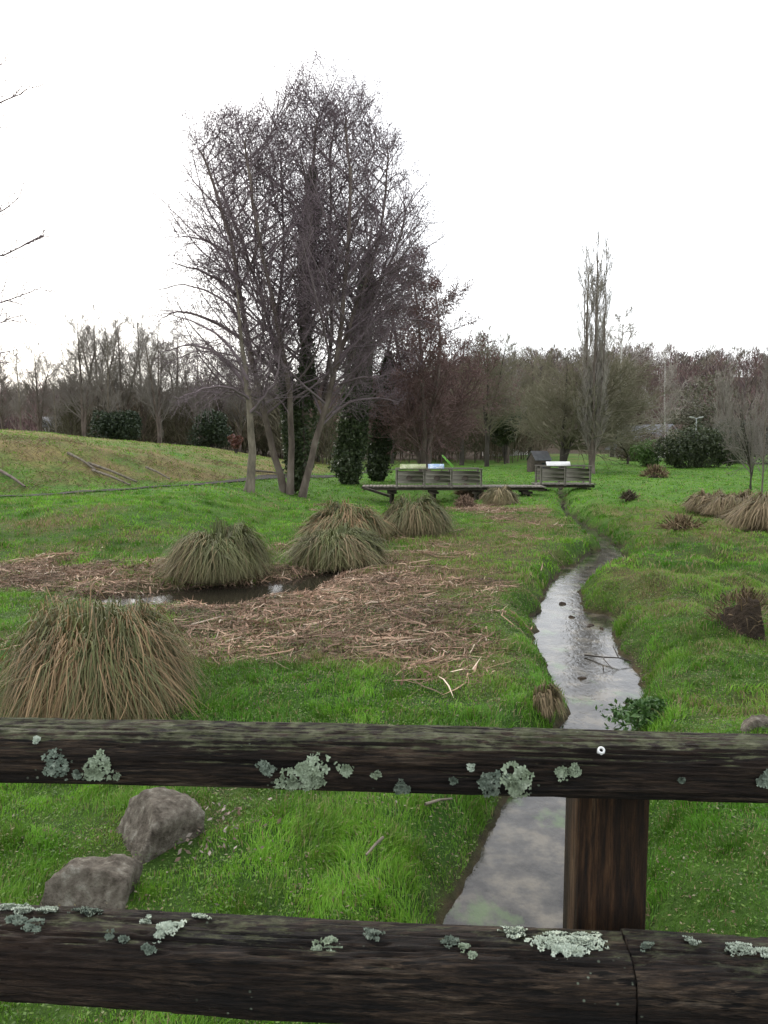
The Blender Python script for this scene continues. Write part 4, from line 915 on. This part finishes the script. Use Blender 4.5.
# ramp beam at the left end
mb = MB(); A = at(362, 488, BY); B = at(390, 495.5, BY - .9); mb.box((A + B) / 2, (float(np.linalg.norm(B - A)), .12, .1), ry=math.atan2(A[2] - B[2], B[0] - A[0]), rz=-math.atan2(A[1] - B[1], B[0] - A[0])); mb.build('ramp_beam', M_plankd, rt)
def flatmat(name, stops, scale, st=None): return noisemat(name, stops, scale, st, .4, 0)
M_pg = flatmat('panel_green', [(.4, (.22, .30, .10)), (.5, (.45, .48, .3)), (.6, (.3, .36, .15))], 5)
M_pb = flatmat('panel_blue', [(.4, (.55, .65, .75)), (.52, (.2, .35, .6)), (.6, (.6, .68, .7))], 6)
M_pw = flatmat('panel_white', [(.4, (.6, .6, .58)), (.6, (.75, .75, .73))], 4)
def infoboard(px, Yd, wpx, ztop, mat, label):
    x = at(px, 470, Yd)[0]; w_ = wpx / F * Yd; root = empty('information_board', (x, Yd, ztop + .11), label, 'information board', 'tilted boards on the bridge railings')
    mb = MB(); mb.box((x, Yd - .03, ztop + .2), (w_, .28, .02), rx=.75); mb.build('panel', mat, root)
    mb = MB(); mb.box((x, Yd - .02, ztop + .145), (w_ * .8, .08, .08)); mb.build('bracket', M_plankd, root)
infoboard(413, BY, 26, zt, M_pg, 'long faded green board lying on the handrail of the long footbridge')
infoboard(436, BY, 16, zt, M_pb, 'blue and white board on the handrail of the long footbridge')
infoboard(558, BY2, 24, zt2, M_pw, 'white board on the handrail of the short bridge')
# small round plaques on panels
for px_, nm in ((409, 'first'), (437, 'second'), (465, 'third')):
    c = at(px_, 478, BY); a = np.linspace(0, 6.283, 19)[:-1]
    Vf = np.stack([c[0] + .13 * np.cos(a), np.full(18, BY - .075), c[2] + .11 * np.sin(a)], -1); Vb = Vf + [0, .03, 0]
    V = np.vstack([Vf, Vb, [[c[0], BY - .085, c[2]]]]); F4 = [(i, (i + 1) % 18, 18 + (i + 1) % 18, 18 + i) for i in range(18)]; F3 = [(i, (i + 1) % 18, 36) for i in range(18)]
    mk('plaque', V, [np.array(F4), np.array(F3)], M_plankd, rt)

# ------------------------------------------------------------------ playground: playhouse, slide ; lamp ; houses
def house(px, Yd, w_, d_, hw, hr, label, wallm, roofm, name='house', rz=0, windows=2, zoff=0):
    X_ = at(px, 450, Yd)[0]; z0 = hz(X_, Yd) - .05 + zoff; root = empty(name, (X_, Yd, z0), label, 'playhouse' if name == 'playhouse' else 'house')
    def rot(P): P = np.array(P, float); ca, sa = math.cos(rz), math.sin(rz); return np.stack([P[:, 0] * ca - P[:, 1] * sa + X_, P[:, 0] * sa + P[:, 1] * ca + Yd, P[:, 2] + z0], -1)
    a, b_ = w_ / 2, d_ / 2
    P = [(-a, -b_, 0), (a, -b_, 0), (a, b_, 0), (-a, b_, 0), (-a, -b_, hw), (a, -b_, hw), (a, b_, hw), (-a, b_, hw), (-a, 0, hw + hr * .97), (a, 0, hw + hr * .97)]
    mk('wall', rot(P), [np.array([(0, 1, 5, 4), (1, 2, 6, 5), (2, 3, 7, 6), (3, 0, 4, 7)]), np.array([(5, 6, 9), (7, 4, 8)])], wallm, root)
    o = .12 * w_ / 2; t = .06 * w_ / 3; e = hw - hr * .12
    P = [(-a - o, -b_ * 1.12, e), (a + o, -b_ * 1.12, e), (a + o, 0, hw + hr), (-a - o, 0, hw + hr), (a + o, b_ * 1.12, e), (-a - o, b_ * 1.12, e)]; P += [(p[0], p[1], p[2] + t) for p in P]
    mk('roof', rot(P), [np.array([(0, 1, 2, 3), (3, 2, 4, 5), (6, 7, 8, 9), (9, 8, 10, 11), (0, 1, 7, 6), (5, 4, 10, 11)]), np.array([(1, 2, 8), (1, 8, 7), (2, 4, 10), (2, 10, 8), (0, 3, 9), (0, 9, 6), (3, 5, 11), (3, 11, 9)])], roofm, root)
    for i in range(windows):
        xc = -a + w_ * (i + .5) / windows; ww, wh = w_ * .18, hw * .4; zc = hw * .55
        P = [(xc - ww / 2, -b_ - .03, zc - wh / 2), (xc + ww / 2, -b_ - .03, zc - wh / 2), (xc + ww / 2, -b_ - .03, zc + wh / 2), (xc - ww / 2, -b_ - .03, zc + wh / 2)]; P += [(p[0], p[1] + .03, p[2]) for p in P]
        mk('window', rot(P), [np.array([(0, 1, 2, 3), (0, 1, 5, 4), (1, 2, 6, 5), (2, 3, 7, 6), (3, 0, 4, 7)])], M_glass, root)
    return root
M_glass, _nt, _b = newmat('dark_glass'); _b.inputs['Base Color'].default_value = (.03, .035, .04, 1); _b.inputs['Roughness'].default_value = .1
M_slate = noisemat('slate_roof', [(.3, (.14, .14, .15)), (.7, (.24, .24, .25))], 3, None, .7, .3)
M_render = noisemat('pale_render', [(.3, (.4, .38, .34)), (.7, (.52, .5, .46))], 1, None, .9, .1)
house(539, 60, 1.3, 1.4, 1.05, .62, 'small dark wooden playhouse with grey pitched roof left of the short bridge', M_plankd, M_slate, 'playhouse', .3, 1)
house(648, 92, 6.5, 6, 1.2, 2.6, 'grey roofed house half hidden behind bushes at the foot of the hill', M_render, M_slate, 'house', -1.1, 2)
house(61, 92, 3.4, 4, 1.5, 1.1, 'pale house with grey roof glimpsed through trees above the bank at left', M_render, M_slate, 'house', .4, 2, .6)
house(509, 118, 7, 6, 3.0, 2.0, 'white house glimpsed between trunks beyond the footbridges', M_render, M_slate, 'house', .1, 3)
# slide
q = 56.; X_ = at(446, 470, q)[0]; z0 = hz(X_, q); root = empty('slide', (X_, q, z0), 'small lime green playground slide beyond the long footbridge', 'slide')
M_lime = noisemat('lime_plastic', [(.3, (.20, .5, .08)), (.7, (.26, .6, .12))], 2, None, .35, 0)
mb = MB(); mb.box((X_ + .12, q, z0 + .85), (1.15, .4, .05), ry=.8)
for s in (-1, 1): mb.box((X_ + .12, q + s * .22, z0 + .9), (1.15, .04, .13), ry=.8)
mb.build('chute', M_lime, root)
for s in (-1, 1):
    mb = MB(); mb.box((X_ - .32, q + s * .22, z0 + .65), (.06, .05, 1.3)); mb.build('post', M_plankd, root)
for k in range(3):
    mb = MB(); mb.box((X_ - .32, q, z0 + .25 + .35 * k), (.05, .42, .04)); mb.build('rung', M_plankd, root)
# lamp
q = 100.; X_ = at(696, 430, q)[0]; z0 = hz(X_, q); zt_ = at(696, 418, q)[2]; root = empty('street_lamp', (X_, q, z0), 'grey street lamp with two heads in front of the round evergreen', 'lamp')
M_metal = noisemat('galvanised', [(.3, (.35, .36, .37)), (.7, (.45, .46, .47))], 2, None, .5, 0)
mb = MB(); poly(mb, [(X_, q, z0), (X_, q, zt_ * .5 + z0 * .5), (X_, q, zt_)], .1, .06, 8); mb.build('pole', M_metal, root)
mb = MB(); poly(mb, [(X_ - .5, q, zt_ + .05), (X_, q, zt_ - .05), (X_ + .5, q, zt_ + .05)], .035, .035, 6); mb.build('arm', M_metal, root)
for s in (-1, 1):
    mb = MB(); mb.box((X_ + s * .6, q, zt_ + .1), (.55, .26, .14), ry=-s * .15, bevel=.04); mb.build('lamp_head', M_pw, root)

# ------------------------------------------------------------------ railing in the foreground
rail_root = empty('wooden_railing', (0, 1.33, .7), 'dark weathered log railing with lichen across the foreground', 'railing')
def railmat(name, mossy, seed, streak):
    m, nt, b = newmat(name)
    f1 = noise(nt, 16, 10, 'Object', (.10, 1, 1), .75); f2 = noise(nt, 110, 6, 'Object', (.05, 1, 1), .7); f3 = noise(nt, 320, 3, 'Object', (.06, 1, 1), .6)
    c = ramp(nt, f1, [(.36, (.0045, .0034, .0026)), (.48, (.019, .0125, .0085)), (.56, (.048, .033, .022)), (.65, (.11, .086, .062))])
    c = mixc(nt, 1., c, ramp(nt, f3, [(.3, (.35, .35, .35)), (.5, (1, 1, 1)), (.7, (2., 1.9, 1.8))]), 'MULTIPLY')
    c = mixc(nt, ramp(nt, f2, [(.40, (1, 1, 1)), (.48, (0, 0, 0))]), c, (.005, .0038, .003))
    red = ramp(nt, noise(nt, 2.2, 4, 'Object', (.5, 1, 1)), [(.5, (0, 0, 0)), (.65, (streak, streak, streak))]); c = mixc(nt, red, c, mixc(nt, f2, (.006, .003, .002), (.05, .026, .015)))
    g = N(nt, 'ShaderNodeNewGeometry'); s = N(nt, 'ShaderNodeSeparateXYZ'); nt.links.new(g.outputs['Normal'], s.inputs[0])
    mm = N(nt, 'ShaderNodeMath', operation='MULTIPLY_ADD'); nt.links.new(s.outputs['Z'], mm.inputs[0]); mm.inputs[1].default_value = .42
    nz = noise(nt, 8, 10, 'Object', (.35, 1, 1), .8); nt.links.new(nz, mm.inputs[2])
    mk_ = ramp(nt, mm.outputs[0], [(mossy, (0, 0, 0)), (mossy + .09, (1, 1, 1))])
    brk = ramp(nt, noise(nt, 85, 5, 'Object', (.35, 1, 1)), [(.42, (0, 0, 0)), (.55, (1, 1, 1))]); mk2 = mixc(nt, 1., mk_, brk, 'MULTIPLY')
    mossc = ramp(nt, noise(nt, 30, 5), [(.3, (.03, .033, .016)), (.5, (.075, .08, .038)), (.7, (.15, .155, .09))])
    c = mixc(nt, mk2, c, mossc)
    # fine pale crust specks
    vo = N(nt, 'ShaderNodeTexVoronoi'); vo.inputs['Scale'].default_value = 55; tcx = N(nt, 'ShaderNodeTexCoord'); nt.links.new(tcx.outputs['Object'], vo.inputs['Vector'])
    sp_ = ramp(nt, vo.outputs['Distance'], [(.10, (1, 1, 1)), (.16, (0, 0, 0))]); spn = ramp(nt, noise(nt, 6, 3), [(.56, (0, 0, 0)), (.62, (.8, .8, .8))]); c = mixc(nt, mixc(nt, 1., sp_, spn, 'MULTIPLY'), c, (.22, .26, .19))
    nt.links.new(c, b.inputs['Base Color']); b.inputs['Roughness'].default_value = .75; b.inputs['Specular IOR Level'].default_value = .25
    ba = N(nt, 'ShaderNodeMath', operation='MULTIPLY_ADD'); nt.links.new(f2, ba.inputs[0]); ba.inputs[1].default_value = .7; nt.links.new(f1, ba.inputs[2])
    bump(nt, b, ba.outputs[0], 1.0, .022); return m
M_rail1 = railmat('mossy_rail', .705, 1, .25); M_rail2 = railmat('dark_rail', .93, 2, .55)
def rail(name, A, B, r0, r1, seed, mat, nu=900, nv=132, flat=.88):
    A, B = np.array(A), np.array(B); u = np.linspace(0, 1, nu); th = np.linspace(0, 2 * math.pi, nv, endpoint=False)
    U, T = np.meshgrid(u, th, indexing='ij'); ax = B - A; Ln = np.linalg.norm(ax); ax = ax / Ln; sd = np.cross(ax, [0, 0, 1]); sd /= np.linalg.norm(sd); up = np.cross(sd, ax)
    s = U * Ln; r = (r0 + (r1 - r0) * U)
    c, n_ = np.cos(T), np.sin(T); p = 3.6; base = (np.abs(c) ** p + np.abs(n_) ** p) ** (-1 / p)  # rounded square
    th2 = T * 3.2
    disp = .055 * fbm(s * 1.1, np.cos(T) * 1.2 + seed, seed, 3) + .05 * vn(s * 2.2, np.sin(T) * 2, seed + 2)
    per = lambda f, g, sc, o: fbm(s * f, np.minimum(T, 2 * math.pi - T) * g, sc, o)
    disp = disp + .07 * per(2.5, 5, seed + 5, 4)
    cr = np.abs(per(1.6, 7, seed + 9, 3)); disp = disp - .13 * np.clip(1 - cr / .05, 0, 1) * np.clip(.3 + 2 * vn(s * 3, T * 2, seed + 11), 0, 1)
    cr = np.abs(per(3.5, 15, seed + 19, 2)); disp = disp - .07 * np.clip(1 - cr / .07, 0, 1) + .03 * per(9, 22, seed + 29, 3)
    for (fx, fy, am, wd_, sd_) in ((.9, 9, .11, .035, 41), (2.2, 24, .05, .06, 51), (1.3, 40, .03, .08, 61)):
        cr = np.abs(per(fx, fy, seed + sd_, 2)); disp = disp - am * np.clip(1 - cr / wd_, 0, 1) ** .7 * sst(.5 + 2.2 * vn(s * 1.7, T * 1.5, seed + sd_ + 3))
    r = r * base * (1 + disp); bend = .012 * np.sin(s * 1.3 + seed)
    V = A + ax * s[..., None] + sd * (r * c)[..., None] + up * (r * n_ * flat + bend)[..., None]
    idx = np.arange(nu * nv).reshape(nu, nv); q = np.stack([idx[:-1], np.roll(idx, -1, 1)[:-1], np.roll(idx, -1, 1)[1:], idx[1:]], -1).reshape(-1, 4)
    Vv = V.reshape(-1, 3); ends = np.vstack([V[0].mean(0), V[-1].mean(0)]); n0 = len(Vv)
    f3 = [(idx[0, (i + 1) % nv], idx[0, i], n0) for i in range(nv)] + [(idx[-1, i], idx[-1, (i + 1) % nv], n0 + 1) for i in range(nv)]
    o = mk(name, np.vstack([Vv, ends]), [q, np.array(f3)], mat, rail_root, None, True)
    nrm = (V - (A + ax * s[..., None])); nrm = nrm - ax * (nrm @ ax)[..., None]; nrm /= np.linalg.norm(nrm, axis=2, keepdims=True)
    return o, V.reshape(-1, 3), nrm.reshape(-1, 3)
def rp(px, py, Yd): return at(px, py, Yd)
T1 = rail('rail', rp(-330, 751, 1.38), rp(1090, 769, 1.25), .0545, .057, 1, M_rail1)
# lower rails: left piece and right piece meeting at the seam beside the post
zl = lambda px, py, Yd: at(px, py, Yd)
J = zl(627, 984, 1.215)
T2 = rail('rail', zl(-330, 922, 1.365), J + np.array([-.002, 0, 0]), 0.071, .073, 4, M_rail2)
T3 = rail('rail', J + np.array([.002, -.004, -.002]), zl(1150, 1012, 1.13), .074, .074, 9, M_rail2, 420)
# post
pm_, nt, b = newmat('post_wood')
f1 = noise(nt, 22, 9, 'Object', (1, 1, .08), .75); f2 = noise(nt, 170, 5, 'Object', (1, 1, .05), .7)
c = ramp(nt, f1, [(.36, (.008, .005, .003)), (.48, (.028, .015, .008)), (.57, (.075, .038, .018)), (.68, (.17, .11, .06))]); c = mixc(nt, ramp(nt, f2, [(.38, (.8, .8, .8)), (.5, (0, 0, 0))]), c, (.008, .006, .005))
nt.links.new(c, b.inputs['Base Color']); b.inputs['Roughness'].default_value = .7; b.inputs['Specular IOR Level'].default_value = .25; bump(nt, b, f2, 1., .012)
Yp = 1.345; xl = at(565, 870, Yp)[0]; xr = at(650, 870, Yp)[0]; zt_ = at(600, 770, Yp)[2]; 
nz_, ns = 120, 48; a = np.linspace(0, 2 * math.pi, ns, endpoint=False) + math.pi / 4
pr = (np.abs(np.cos(a)) ** 12 + np.abs(np.sin(a)) ** 12) ** (-1 / 12.); zz = np.linspace(-.35, zt_, nz_)
xl += .021; hw = (xr - xl) / 2; ZZ, AA = np.meshgrid(zz, a, indexing='ij'); RR = pr[None] * hw * (1 + .02 * fbm(ZZ * 2, np.minimum(AA, 9) * 4, 3, 3))
V = np.stack([(xl + xr) / 2 + RR * np.cos(AA), Yp + (hw + RR * np.sin(AA)) * .8, ZZ], -1).reshape(-1, 3); idx = np.arange(nz_ * ns).reshape(nz_, ns)
q = np.stack([idx[:-1], np.roll(idx, -1, 1)[:-1], np.roll(idx, -1, 1)[1:], idx[1:]], -1).reshape(-1, 4)
mk('post', V, [q], pm_, rail_root, None, False)
# deck the photographer stands on
mb = MB()
for k in range(9): mb.box((0, 1.12 - .155 * k, .655), (6.5, .145, .05))
mb.build('deck', M_plankd, rail_root)

# lichens
def lichenmat(name, c1, c2, c3):
    m = noisemat(name, [(.3, c1), (.55, c2), (.75, c3)], 60, None, .9, .5, .003); return m
M_lg = lichenmat('lichen_green', (.16, .20, .12), (.30, .36, .25), (.42, .47, .36)); M_lb = lichenmat('lichen_blue', (.09, .12, .09), (.18, .22, .17), (.32, .36, .29)); M_lw = lichenmat('lichen_pale', (.28, .33, .25), (.46, .52, .42), (.58, .62, .52))
def lichen(src, px, py, rpx, mat, seed, sx=1.0):
    o, V, Nn = src; x_, y_, dep = proj(V); view = CAM - V; view /= np.linalg.norm(view, axis=1, keepdims=True)
    face = (view * Nn).sum(1) > .1; dist = np.hypot(x_ - px, y_ - py) + np.where(face, 0, 1e6); k = dist.argmin()
    c0 = V[k]; nn = Nn[k]; R0 = rpx * dep[k] / F; r = R_(seed)
    u = np.array([1., 0, 0]) - nn * nn[0]; u /= np.linalg.norm(u); v = np.cross(nn, u)
    near = np.linalg.norm(V - c0, axis=1) < R0 * 2.6 * max(sx, 1) + .02; VN = V[near]; NN = Nn[near]
    mb = MB(); nl = int(20 + (R0 * 1000) ** 1.4 * 1.15 * sx); 
    ns_ = 2 + int(R0 * 350); sa = r.rand(ns_) * 6.283; sr = R0 * .75 * np.sqrt(r.rand(ns_)); sR = R0 * (.22 + .42 * r.rand(ns_)); nl = int(nl * 1.15) + 5
    for i in range(nl):
        k2 = r.randint(ns_); a = r.rand() * 6.283; q1 = math.cos(sa[k2]) * sr[k2] + math.cos(a) * sR[k2] * math.sqrt(r.rand()); q2 = math.sin(sa[k2]) * sr[k2] + math.sin(a) * sR[k2] * math.sqrt(r.rand())
        if i % 9 == 0: q1 *= 1.5; q2 *= 1.4
        rr = math.hypot(q1, q2); c = c0 + u * q1 * sx + v * q2
        j = np.argmin(((VN - c) ** 2).sum(1)); c = VN[j]; n2 = NN[j]
        out = u * math.cos(a) + v * math.sin(a); out = out - n2 * (out @ n2); out /= np.linalg.norm(out) + 1e-9; tn = np.cross(n2, out)
        s = (.0020 + .0042 * r.rand() ** 1.5) * min(1.6, .6 + R0 * 30); m = 11; b_ = np.linspace(-1.9, 1.9, m)
        lob = s * (1 + .28 * np.sin(b_ * 5 + r.rand() * 6)) ; lift = .0022 + .003 * r.rand() + .002 * (1 - rr / R0)
        rim = c + n2 * (lift + .0018 * np.sin(b_ * 7 + i))[:, None] + out * (lob * np.cos(b_))[:, None] + tn * (lob * np.sin(b_))[:, None]
        inner = c + n2 * (lift * .4 + .0006) + (rim - c) * .45 - n2 * lift * .15
        cen = c + n2 * .0012
        Vv = np.vstack([rim, inner, [cen]]); F4 = [(t_, t_ + 1, m + t_ + 1, m + t_) for t_ in range(m - 1)]; F3 = [(m + t_, m + t_ + 1, 2 * m) for t_ in range(m - 1)]
        mb.add(Vv, F4, F3)
    ob = mb.build('lichen', mat, None, True)
    # sub-part of its rail: rail sits at the railing's origin
    off = np.array(rail_root.location); 
    co_ = np.array([q_.co for q_ in ob.data.vertices]) - off; ob.data.vertices.foreach_set('co', co_.ravel().astype(np.float32)); ob.parent = o
tops = [(59, 765, 11, M_lb, 1), (77, 773, 5, M_lb, 1), (91, 773, 9, M_lg, 1.1), (101, 762, 9, M_lg, 1), (266, 767, 7, M_lb, 1), (287, 779, 10, M_lg, 1.2), (312, 771, 14, M_lg, 1.1), (318, 780, 9, M_lg, 1.8), (344, 769, 7, M_lg, 1), (403, 784, 8, M_lb, 1), (488, 782, 12, M_lb, 1), (514, 778, 15, M_lg, .95), (560, 773, 7, M_lg, 1), (575, 771, 6, M_lg, 1), (681, 779, 3, M_lb, 1), (765, 781, 10, M_lb, 1), (376, 772, 3, M_lg, 1.8), (453, 779, 2.5, M_lb, 1), (118, 776, 2.5, M_lg, 1), (36, 742, 3, M_lw, 1), (472, 764, 3, M_lw, 1.4)]
for i, (a, b_, c_, m_, s_) in enumerate(tops): lichen(T1, a, b_, c_, m_, 200 + i, s_)
lows = [(8, 900, 6, M_lw, 2), (24, 902, 8, M_lw, 1.3), (50, 901, 6, M_lw, 2.4), (28, 912, 5, M_lw, 1.7), (16, 922, 6, M_lb, 1.5), (35, 927, 6, M_lb, 1.3), (85, 913, 8, M_lb, 1.6), (110, 936, 4, M_lb, 1.2), (124, 940, 4, M_lb, 1), (150, 948, 4, M_lb, 2), (160, 935, 5, M_lw, 1), (173, 929, 10, M_lw, 1.5), (200, 917, 6, M_lw, 1.2), (145, 922, 4, M_lw, 1), (317, 946, 4, M_lg, 1), (331, 950, 8, M_lg, 1), (370, 935, 6, M_lb, 2), (450, 942, 5, M_lb, 1.5), (464, 948, 5, M_lg, 1), (470, 955, 4, M_lg, 1.2), (514, 931, 11, M_lw, .9), (552, 944, 17, M_lw, 1.3), (580, 944, 17, M_lw, 1.25), (566, 950, 12, M_lw, 1.3)]
for i, (a, b_, c_, m_, s_) in enumerate(lows): lichen(T2, a, b_, c_, m_, 300 + i, s_)
for i, (a, b_, c_, m_, s_) in enumerate([(692, 945, 6, M_lw, 1), (738, 950, 7, M_lw, 2), (758, 953, 7, M_lw, 1.6), (650, 948, 4, M_lb, 2)]): lichen(T3, a, b_, c_, m_, 400 + i, s_)
# washer-like white disc on the rail top
o, V, Nn = T1; x_, y_, dep = proj(V); k = (np.hypot(x_ - 601, y_ - 751) + np.where(((CAM - V) * Nn).sum(1) > 0, 0, 1e6)).argmin(); c0, nn = V[k], Nn[k]; u = np.array([1., 0, 0]); u -= nn * (u @ nn); u /= np.linalg.norm(u); v = np.cross(nn, u); a = np.linspace(0, 6.283, 25)[:-1][:, None]
rg = [c0 + nn * h_ + (u * np.cos(a) + v * np.sin(a)) * r_ for r_, h_ in ((.0068, -.004), (.0062, .0045), (.0034, .005), (.0028, .002))]; V = np.vstack(rg); idx = np.arange(96).reshape(4, 24); q = np.stack([idx[:-1], np.roll(idx, -1, 1)[:-1], np.roll(idx, -1, 1)[1:], idx[1:]], -1).reshape(-1, 4)
ob = mk('washer', V - np.array(rail_root.location), [q], M_pw, None, None, True); ob.parent = o

# ------------------------------------------------------------------ fallen leaves and twigs in the near grass
r = R_(88); n = 170; x = (r.rand(n) * 2 - 1) * 2.6; y = 2.6 + 4 * r.rand(n); x[:70] = at(208, 830, 4.1)[0] + r.randn(70) * .15; y[:70] = 4.2 + r.randn(70) * .18
ok = stream_e(x, y) > .1; x, y = x[ok], y[ok]; P = np.stack([x, y, height(x, y) + .045 + .02 * r.rand(len(x))], -1)
mb = MB(); leafcloud(mb, P, .017, r, ((.13, .075, .045), (.26, .22, .19))); tag(mb.build('fallen_leaves', M_leaf), 'brown and grey dead leaves scattered in the near grass', 'fallen leaves', kind='stuff')
for (a, b_, lb) in (((383, 846), (366, 864), 'short brown stick lying in the grass below the middle of the top rail'), ((425, 812), (452, 806), 'thin pale twig under the top rail near the stream bank')):
    A = gp(*a) + [0, 0, .05]; B = gp(*b_) + [0, 0, .05]; mb = MB(); poly(mb, [A, (A + B) / 2 + [.004, 0, .01], B], .010, .006, 6); tag(mb.build('stick', M_barkpale, None, True, loc=(A + B) / 2), lb, 'stick')
